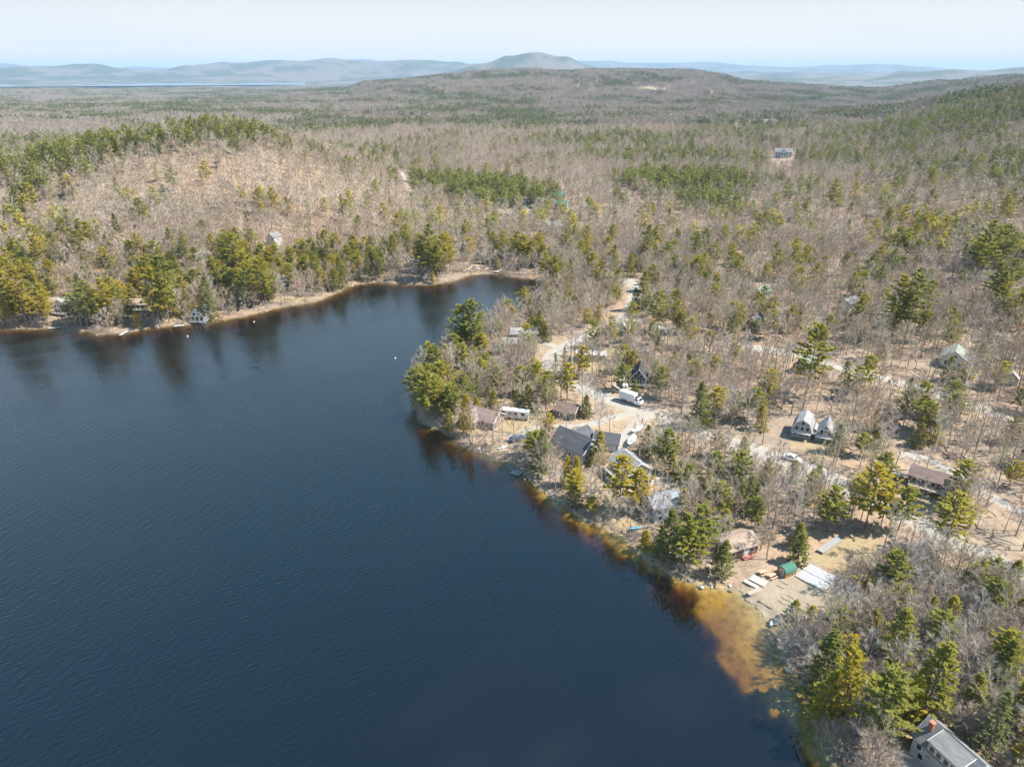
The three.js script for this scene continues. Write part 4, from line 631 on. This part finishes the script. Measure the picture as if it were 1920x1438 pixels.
house('farm_barn', 'long grey farm barn on the pale hilltop field', 460.5, -1351, -6, [G(34, 12, 6, 5, W.brown, Rf.grey, { win: row('+z', [-10, 0, 10], 3, 3, 2) })], 25);

// ---------------------------------------------------------------- vehicles
const onGround = (x, z, up = 0.1) => [x, height(x, z) + up, z];
const paint = (r, g, b) => new THREE.MeshPhysicalMaterial({ color: RGB(r, g, b), roughness: 0.35, clearcoat: 0.8, clearcoatRoughness: 0.1 });
function wheels(o, xs, half, r) {
  for (const x of xs) for (const s of [-1, 1]) { const w = part('wheel', new THREE.TorusGeometry(r * 0.74, r * 0.27, 8, 18).translate(x, r, s * half), rubber, o); part('rim', cyl(r * 0.55, 0.14, x, r, s * half, 'z', 14), chrome, w); }
}
function side(pts, width, bevel = 0.06) { const s = new THREE.Shape(pts.map(([x, y]) => new THREE.Vector2(x, y))), g = new THREE.ExtrudeGeometry(s, { depth: width - 2 * bevel, bevelEnabled: true, bevelSize: bevel, bevelThickness: bevel, bevelSegments: 2 }); return g.translate(0, 0, -(width - 2 * bevel) / 2); }
function car(name, label, x, z, turn, body, kind) {
  const o = thing(name, label, kind === 'truck' ? 'pickup' : 'car', onGround(x, z, 0.11), turn * Math.PI / 180);
  const low = kind === 'truck' ? [[-2.6, 0.45], [2.6, 0.45], [2.65, 0.95], [1.15, 1.08], [-0.7, 1.08], [-2.62, 1.05]] : [[-2.25, 0.4], [2.25, 0.4], [2.3, 0.8], [1.1, 0.98], [-2.2, 1.0], [-2.28, 0.7]];
  part('body', side(low, 1.85, 0.1), body, o);
  const cab = kind === 'truck' ? [[1.15, 1.02], [0.55, 1.72], [-0.6, 1.74], [-0.75, 1.02]] : [[1.15, 0.9], [0.5, 1.48], [-1.3, 1.52], [-2.0, 0.95]];
  const c = part('cabin', side(cab, 1.6, 0.1), body, o), sw = kind === 'truck' ? 0.95 : 1.5;
  part('windscreen', bx(0.05, 0.62, 1.35, kind === 'truck' ? 0.92 : 0.92, kind === 'truck' ? 1.42 : 1.24, 0, 0, 0, kind === 'truck' ? 0.72 : 0.84), glass, c);
  part('rear_window', bx(0.05, 0.5, 1.3, kind === 'truck' ? -0.8 : -1.77, kind === 'truck' ? 1.42 : 1.25, 0, 0, 0, kind === 'truck' ? -0.2 : -0.88), glass, c);
  for (const s of [-1, 1]) { part('side_window', bx(sw, 0.36, 0.05, kind === 'truck' ? -0.05 : -0.35, kind === 'truck' ? 1.42 : 1.24, s * 0.81), glass, c); part('headlight', bx(0.06, 0.16, 0.36, kind === 'truck' ? 2.68 : 2.33, 0.72, s * 0.68), chrome, o); part('tail_light', bx(0.06, 0.2, 0.24, kind === 'truck' ? -2.68 : -2.34, 0.75, s * 0.76), std(0.4, 0.02, 0.02, 0.3), o); }
  if (kind === 'truck') part('bed_floor', bx(1.75, 0.06, 1.5, -1.7, 1.09, 0), darkMetal, o);
  wheels(o, kind === 'truck' ? [-1.6, 1.65] : [-1.35, 1.4], 0.86, 0.36); cleared.push([x, z, 3]);
}
{
  const [x, y, z] = onGround(38.3, -206.6, 0.11), o = thing('box_truck', 'white box truck with dark cab end on the gravel road junction', 'truck', [x, y, z], -42 * Math.PI / 180);
  part('cargo_box', new RoundedBoxGeometry(5.6, 2.5, 2.3, 2, 0.06).translate(-1.2, 2.3, 0), std(0.66, 0.66, 0.65, 0.5), o); part('chassis', bx(7.6, 0.3, 1.0, 0, 0.8, 0), darkMetal, o);
  const cab = part('cab', side([[1.75, 0.6], [3.9, 0.6], [3.95, 1.5], [3.5, 1.7], [3.05, 2.5], [1.75, 2.55]], 2.1, 0.08), paint(0.8, 0.8, 0.8), o);
  part('windscreen', bx(0.05, 0.9, 1.8, 3.36, 2.1, 0, 0, 0, 0.51), glass, cab); for (const s of [-1, 1]) { part('side_window', bx(0.85, 0.6, 0.05, 2.5, 2.1, s * 1.06), glass, cab); part('headlight', bx(0.06, 0.2, 0.35, 4.02, 1.0, s * 0.8), chrome, cab); }
  part('deflector', bx(0.8, 0.5, 2.0, 2.3, 2.85, 0, 0, 0, 0.4), darkMetal, cab); part('bumper', bx(0.2, 0.3, 2.2, 4.05, 0.55, 0), darkMetal, o); part('rear_door', bx(0.05, 2.2, 2.0, -4.03, 2.3, 0), std(0.65, 0.65, 0.64, 0.6), o);
  wheels(o, [-2.6, 2.9], 0.98, 0.48); cleared.push([x, z, 5.5], [x - 3, z + 6, 3]);
}
car('pickup_truck', 'white pickup truck with dark bed parked beside the black cabin', 37.6, -220, -80, paint(0.72, 0.73, 0.74), 'truck');
car('parked_car', 'dark blue car parked at the end of the driveway by the point house', 1.6, -184.2, 25, paint(0.05, 0.08, 0.16), 'car');
car('parked_car', 'grey car parked beside the long dark brown house', 98.8, -159.2, -20, paint(0.25, 0.25, 0.27), 'car');
car('parked_car', 'maroon car parked on the lawn edge below the brown house', 97.3, -152.6, 25, paint(0.20, 0.08, 0.08), 'car');
car('parked_car', 'white car on the gravel road below the pale gambrel house', 76.2, -168.6, -38, paint(0.75, 0.75, 0.75), 'car');
car('parked_car', 'blue car parked right of the white mobile home', 50.6, -248.4, -60, paint(0.10, 0.16, 0.36), 'car');
car('parked_car', 'silver car in the clearing under the two hillside pines', 156, -289, 20, paint(0.55, 0.55, 0.56), 'car');
{
  const [x, y, z] = onGround(0.9, -198.6, 0.06), o = thing('camper_van', 'long white motorhome parked behind the point house', 'motorhome', [x, y, z], -14 * Math.PI / 180), m = std(0.66, 0.66, 0.63, 0.5, { map: weather });
  const b = part('body', new RoundedBoxGeometry(9.2, 2.5, 2.4, 3, 0.25).translate(0, 1.85, 0), m, o); part('stripe', bx(8.6, 0.3, 2.44, 0, 1.45, 0), std(0.35, 0.42, 0.48, 0.5), b);
  for (const u of [-3.4, -1.4, 0.4, 2.8]) part('window', bx(1.1, 0.7, 0.06, u, 2.2, 1.21), glass, b); part('door', bx(0.8, 1.8, 0.06, 1.7, 1.6, 1.21), trimM, b); part('windscreen', bx(0.06, 0.9, 2.0, 4.6, 2.2, 0), glass, b);
  for (const u of [-2.6, 0.5, 2.4]) part('roof_vent', new RoundedBoxGeometry(0.8, 0.25, 0.7, 2, 0.08).translate(u, 3.2, 0), std(0.7, 0.7, 0.7), b); wheels(o, [-2.6, 2.9], 1.0, 0.42); cleared.push([x, z, 6.5], [x, z + 6, 5]);
}
// ---------------------------------------------------------------- boats, docks and things on the shore
function hull(L, Wd, H, open = true) {   // loft of U-shaped sections
  const n = 14, m = 8, pos = [], idx = [];
  for (let i = 0; i <= n; i++) { const t = i / n, w = Wd / 2 * Math.pow(Math.sin(Math.PI * (0.12 + 0.88 * Math.min(t, 1)) * 0.999), 0.6) * (t < 0.5 ? 1 : 1), rise = 0.35 * H * (t * t); for (let k = 0; k <= m; k++) { const a = Math.PI * k / m; pos.push((t - 0.5) * L, H + rise * 0.4 - (H - rise) * Math.pow(Math.sin(a), 0.7), -Math.cos(a) * w); if (i < n && k < m) { const p = i * (m + 1) + k; idx.push(p, p + 1, p + m + 1, p + 1, p + m + 2, p + m + 1); } } }
  const g = new THREE.BufferGeometry(); g.setAttribute('position', new THREE.Float32BufferAttribute(pos, 3)); g.setAttribute('uv', new THREE.Float32BufferAttribute(new Float32Array(pos.length / 3 * 2), 2)); g.setIndex(idx); g.computeVertexNormals(); return g;
}
function boat(name, label, cat, x, z, turn, L, Wd, H, mat, cover) {
  const o = thing(name, label, cat, [x, Math.max(0.02, height(x, z)) + 0.08, z], turn * Math.PI / 180);
  part('hull', hull(L, Wd, H), mat, o);
  if (cover) { const g = new THREE.SphereGeometry(1, 18, 8, 0, 6.3, 0, 1.57); g.scale(L * 0.47, H * 0.5, Wd * 0.47).translate(-L * 0.02, H * 0.98, 0); part('cover', g, cover, o); }
  else for (const u of [-0.22, 0.02, 0.24]) part('seat', bx(0.28, 0.05, Wd * 0.8, u * L, H * 0.75, 0), woodM, o);
  cleared.push([x, z, L / 2]); return o;
}
const shrink = std(0.58, 0.58, 0.57, 0.6), alu = std(0.62, 0.64, 0.66, 0.4, { metalness: 0.3 });
boat('covered_boat', 'white shrink-wrapped boat stored at the bend of the looping driveway', 'boat', 37.6, -187.6, 40, 6.4, 2.2, 1.1, shrink, shrink);
boat('covered_boat', 'white shrink-wrapped boat stored lower along the looping driveway', 'boat', 34.6, -181.2, 66, 7.2, 2.4, 1.2, shrink, shrink);
boat('rowboat', 'silver rowboat pulled up at the corner of the beach', 'boat', 52.7, -109.7, 24, 3.8, 1.4, 0.5, alu);
boat('kayak', 'white kayak lying on the shore below the driveway', 'kayak', -2.6, -179.8, 32, 3.6, 0.8, 0.35, shrink, shrink);
boat('kayak', 'blue kayak lying on the rocks below the blue-grey house', 'kayak', 29.4, -140.2, 10, 3.2, 0.8, 0.35, std(0.08, 0.35, 0.55, 0.4), std(0.08, 0.35, 0.55, 0.4));
{
  // dock sections laid out on the sand: two columns of five aluminium-framed panels
  const cx = 65, cz = -122.3, t = -50 * Math.PI / 180;
  for (let i = 0; i < 2; i++) for (let j = 0; j < 5; j++) {
    const u = (j - 2) * 1.28, v = (i - 0.5) * 3.1, x = cx + u * Math.cos(t) + v * Math.sin(t), z = cz - u * Math.sin(t) + v * Math.cos(t);
    const o = thing('dock_section', 'silver-white dock section laid flat in the two columns on the sand', 'dock section', [x, height(x, z) + 0.12, z], t + (hash2(i, j) - 0.5) * 0.04, 'dock sections on the sand');
    part('frame', [bx(1.2, 0.18, 0.06, 0, 0.12, 1.46), bx(1.2, 0.18, 0.06, 0, 0.12, -1.46), bx(0.06, 0.18, 2.86, 0.57, 0.12, 0), bx(0.06, 0.18, 2.86, -0.57, 0.12, 0)], alu, o);
    for (let k = 0; k < 7; k++) part('board', bx(1.06, 0.04, 0.33, 0, 0.23 + 0.006 * ((k * 5 + j) % 3), (k - 3) * 0.405), whiteDeck, o);
  }
  cleared.push([cx, cz, 5]);
}
function deckPiece(name, label, x, z, turn, L, Wd, up, mat, n = 7, group) {
  const o = thing(name, label, 'dock section', [x, Math.max(0, height(x, z)) + up, z], turn * Math.PI / 180, group);
  for (let k = 0; k < n; k++) part('board', bx(L / n * 0.9, 0.05, Wd, (k - (n - 1) / 2) * L / n, 0.2, 0), mat, o);
  for (const s of [-1, 1]) part('beam', bx(L, 0.16, 0.09, 0, 0.09, s * Wd * 0.42), woodM, o); return o;
}
deckPiece('wooden_platform', 'narrow grey wooden platform lying beside the wide one on the beach', 50.6, -120.6, -46, 3.2, 1.1, 0.06, paleWood, 8);
deckPiece('wooden_platform', 'wide pale wooden platform lying on the upper beach', 52.4, -121.4, -46, 3.4, 2.2, 0.06, paleWood, 8);
deckPiece('wooden_platform', 'long weathered platform lying nearest the rocks on the beach', 50.6, -118.3, 28, 3.6, 1.1, 0.06, std(0.40, 0.34, 0.26, 0.9, { map: weather }), 9);
deckPiece('dock_rack', 'long grey rack of dock frames along the lawn', 72.6, -133.2, 38, 9.5, 1.6, 0.1, std(0.32, 0.315, 0.31, 0.9, { map: weather }), 22);
function picnicTable(x, z, turn, label) {
  const o = thing('picnic_table', label, 'picnic table', onGround(x, z, 0.06), turn * Math.PI / 180), m = std(0.55, 0.36, 0.24, 0.9, { map: weather });
  for (let k = 0; k < 4; k++) part('board', bx(1.9, 0.05, 0.17, 0, 0.75, (k - 1.5) * 0.19), m, o);
  for (const s of [-1, 1]) { part('bench', bx(1.9, 0.05, 0.28, 0, 0.45, s * 0.72), m, o); for (const q of [-1, 1]) part('leg', bx(0.08, 0.86, 0.1, s * 0.72, 0.37, q * 0.34, 0, -q * 0.42), m, o); part('brace', bx(0.08, 0.1, 1.7, s * 0.72, 0.4, 0), m, o); }
}
picnicTable(54.0, -123.6, 24, 'weathered red-brown picnic table at the edge of the beach nearer the platforms'); picnicTable(55.6, -122.6, 30, 'weathered red-brown picnic table at the edge of the beach nearer the green-roofed shed');
{
  const o = thing('barrel_shed', 'orange wooden shed with rounded green roof on the beach', 'shed', onGround(59.2, -123.9, 0.05), 26 * Math.PI / 180);
  block(o, { L: 3.6, W: 2.7, H: 1.35, rise: 1.15, roof: 'barrel', wall: W.pine, roofMat: Rf.teal, trim: false, over: 0.12, low: -0.3, door: [['-x', 0, 1.0, 0.9, 1.7]], doorMat: W.tan, win: [['+z', 0.4, 0.8, 0.7, 0.5]] });
  o.scale.setScalar(0.85);
  cleared.push([59, -123, 3.2]);
}
for (const [x, z, t, L, r, lab] of [[52.2, -113.6, -52, 5.4, 0.09, 'long black pipe lying across the beach sand'], [55.0, -114.8, -58, 1.6, 0.05, 'short dark stick on the sand beside the black pipe'], [56.2, -115.6, -50, 2.2, 0.05, 'dark stick on the sand uphill from the black pipe'], [57.4, -116.4, -60, 1.4, 0.05, 'dark stick on the sand near the brush edge'], [57.6, -120.8, -40, 2.0, 0.05, 'thin dark stick on the sand below the green-roofed shed'], [56.4, -119.6, -44, 1.6, 0.05, 'dark stick on the sand in the middle of the beach']]) {
  const o = thing(r > 0.08 ? 'pipe' : 'stick', lab, r > 0.08 ? 'pipe' : 'stick', onGround(x, z, 0.14), t * Math.PI / 180), rnd = rngOf(Math.round(x * 10));
  part('shaft', new THREE.TubeGeometry(new THREE.CatmullRomCurve3([-0.5, -0.2, 0.2, 0.5].map((u) => V(u * L, (rnd() - 0.5) * 0.05, (rnd() - 0.5) * (r > 0.08 ? 0.1 : 0.3)))), 10, r, 6), r > 0.08 ? darkMetal : std(0.16, 0.12, 0.09), o);
}
{
  const o = thing('swim_raft', 'small white-edged swim raft with diagonal braces moored off the point', 'raft', [1.2, 0.02, -167.4], -30 * Math.PI / 180);
  part('float', bx(2.6, 0.3, 1.9, 0, 0.1, 0), std(0.20, 0.21, 0.22), o); for (const s of [-1, 1]) { part('rail', bx(2.7, 0.1, 0.16, 0, 0.31, s * 0.92), whiteDeck, o); part('end_rail', bx(0.16, 0.1, 1.66, s * 1.26, 0.31, 0), whiteDeck, o); } part('brace', bx(2.9, 0.08, 0.2, 0, 0.3, 0, 0.6), whiteDeck, o);
}
deckPiece('jetty', 'short white jetty reaching into the lake across the water', -161.8, -280.8, 86, 8, 1.3, 0.3, whiteDeck, 12);
deckPiece('shore_dock', 'small pale dock lying beside the white gabled cottage', -143, -289.2, 20, 4, 1.4, 0.2, whiteDeck, 7);
deckPiece('shore_dock', 'pale dock pulled up below the white two-storey house', -195, -286.4, 10, 5, 1.4, 0.2, paleWood, 7);
deckPiece('walkway', 'pale wooden walkway running down from the black chalet to the cove', -23.4, -383, 72, 15, 1.4, 0.25, std(0.66, 0.60, 0.48), 18);
deckPiece('shore_dock', 'pale dock sections heaped on the cove shore', -7, -377.4, 40, 5, 2.2, 0.3, whiteDeck, 7);
deckPiece('patio_deck', 'weathered wooden deck beside the two-storey blue house', 61.2, -77.6, 14, 4.4, 4.2, 0.2, std(0.42, 0.38, 0.34), 10);
boat('canoe', 'blue boat resting on the cove bank beside the walkway', 'boat', -18.6, -381.4, 20, 4.6, 1.3, 0.5, std(0.10, 0.22, 0.45, 0.4), std(0.55, 0.6, 0.65));
for (const [x, z, lab] of [[-134, -276.5, 'white mooring buoy floating off the white gabled cottage'], [-112.7, -294.9, 'white mooring buoy floating off the red shore bank'], [-44.5, -252, 'white mooring buoy floating off the tip of the point']]) {
  const o = thing('mooring_buoy', lab, 'buoy', [x, 0.05, z]); part('float', new THREE.SphereGeometry(0.27, 14, 10).scale(1, 0.9, 1).translate(0, 0.1, 0), std(0.85, 0.85, 0.85, 0.4), o); part('ring', new THREE.TorusGeometry(0.1, 0.025, 6, 12).translate(0, 0.5, 0), chrome, o);
}
for (const [x, z] of [[21.5, -226], [37, -211.5], [52, -196.5], [71, -177.5], [90, -154.5]]) {
  const o = thing('utility_pole', 'wooden utility pole with crossarm standing along the gravel road', 'pole', onGround(x, z, 0), -0.8, 'utility poles along the gravel road'); part('post', cyl(0.15, 9, 0, 4.4, 0, 'y', 8, 0.1), std(0.28, 0.22, 0.17), o); part('crossarm', bx(1.8, 0.12, 0.12, 0, 8.3, 0), woodM, o);
}
{
  const o = thing('utility_pole', 'wooden utility pole with pale base beside the brown house driveway', 'pole', onGround(113.6, -156, 0)); part('post', cyl(0.15, 9, 0, 4.4, 0, 'y', 8, 0.1), std(0.28, 0.22, 0.17), o); part('crossarm', bx(1.8, 0.12, 0.12, 0, 8.3, 0, 0.5), woodM, o); part('marker', cyl(0.165, 1.4, 0, 1.6, 0, 'y', 8, 0.16), std(0.7, 0.68, 0.62), o); part('transformer', cyl(0.26, 0.8, 0.34, 7.5, 0.1, 'y', 10), std(0.40, 0.45, 0.48), o);
}
// boulders along the waterline
{
  const rnd = rngOf(404), shapes = [1, 2, 3, 4, 5].map((s) => { const q = rngOf(s * 9), pts = []; for (let i = 0; i < 22; i++) { const a = q() * 6.283, u = q() * 2 - 1, k = Math.sqrt(1 - u * u), R = 0.8 + q() * 0.3; pts.push(V(Math.cos(a) * k * R, u * R * 0.68, Math.sin(a) * k * R)); } return new ConvexGeometry(pts); }), mats = [std(0.25, 0.23, 0.21), std(0.36, 0.335, 0.30), std(0.17, 0.155, 0.14)];
  let n = 0;
  for (let i = 0; i < SHORE.length - 12; i++) {
    const [ax, az] = SHORE[i], [bx2, bz] = SHORE[i + 1], len = Math.hypot(bx2 - ax, bz - az), many = Math.max(1, Math.round(len * (az > -205 ? 1.6 * ss(0.35, 0.75, noise(ax * 0.13, az * 0.13)) : 0.25)));
    for (let k = 0; k < many && n < 240; k++) {
      const t = rnd(), x = lerp(ax, bx2, t) + (rnd() - 0.5) * 2.4, z = lerp(az, bz, t) + (rnd() - 0.5) * 2.4, s = 0.16 + rnd() * rnd() * 0.62, h = height(x, z);
      if (h < -0.4 || inPoly(BEACH, x, z) < 1) continue;
      const m = part(numbered('boulder'), shapes[Math.floor(rnd() * 5)], mats[Math.floor(rnd() * 3)], scene), far = az < -205;
      m.position.set(x, Math.max(h, -0.1) + s * 0.18, z); m.scale.setScalar(s); m.rotation.y = rnd() * 6.28;
      m.userData = { label: far ? 'grey boulder on the waterline of the far shores' : 'grey boulder on the waterline of the near shore', category: 'boulder', group: far ? 'boulders of the far shores' : 'boulders of the near shore' }; n++;
    }
  }
}
// ---------------------------------------------------------------- put it together
buildGround();
buildWater();
buildFarLake();
plantAll();
growAll();
deadwood();
farWoods();
console.log('trees', Object.entries(trees).map(([k, v]) => k + ' ' + v.length).join(', '));
renderer.render(scene, camera);
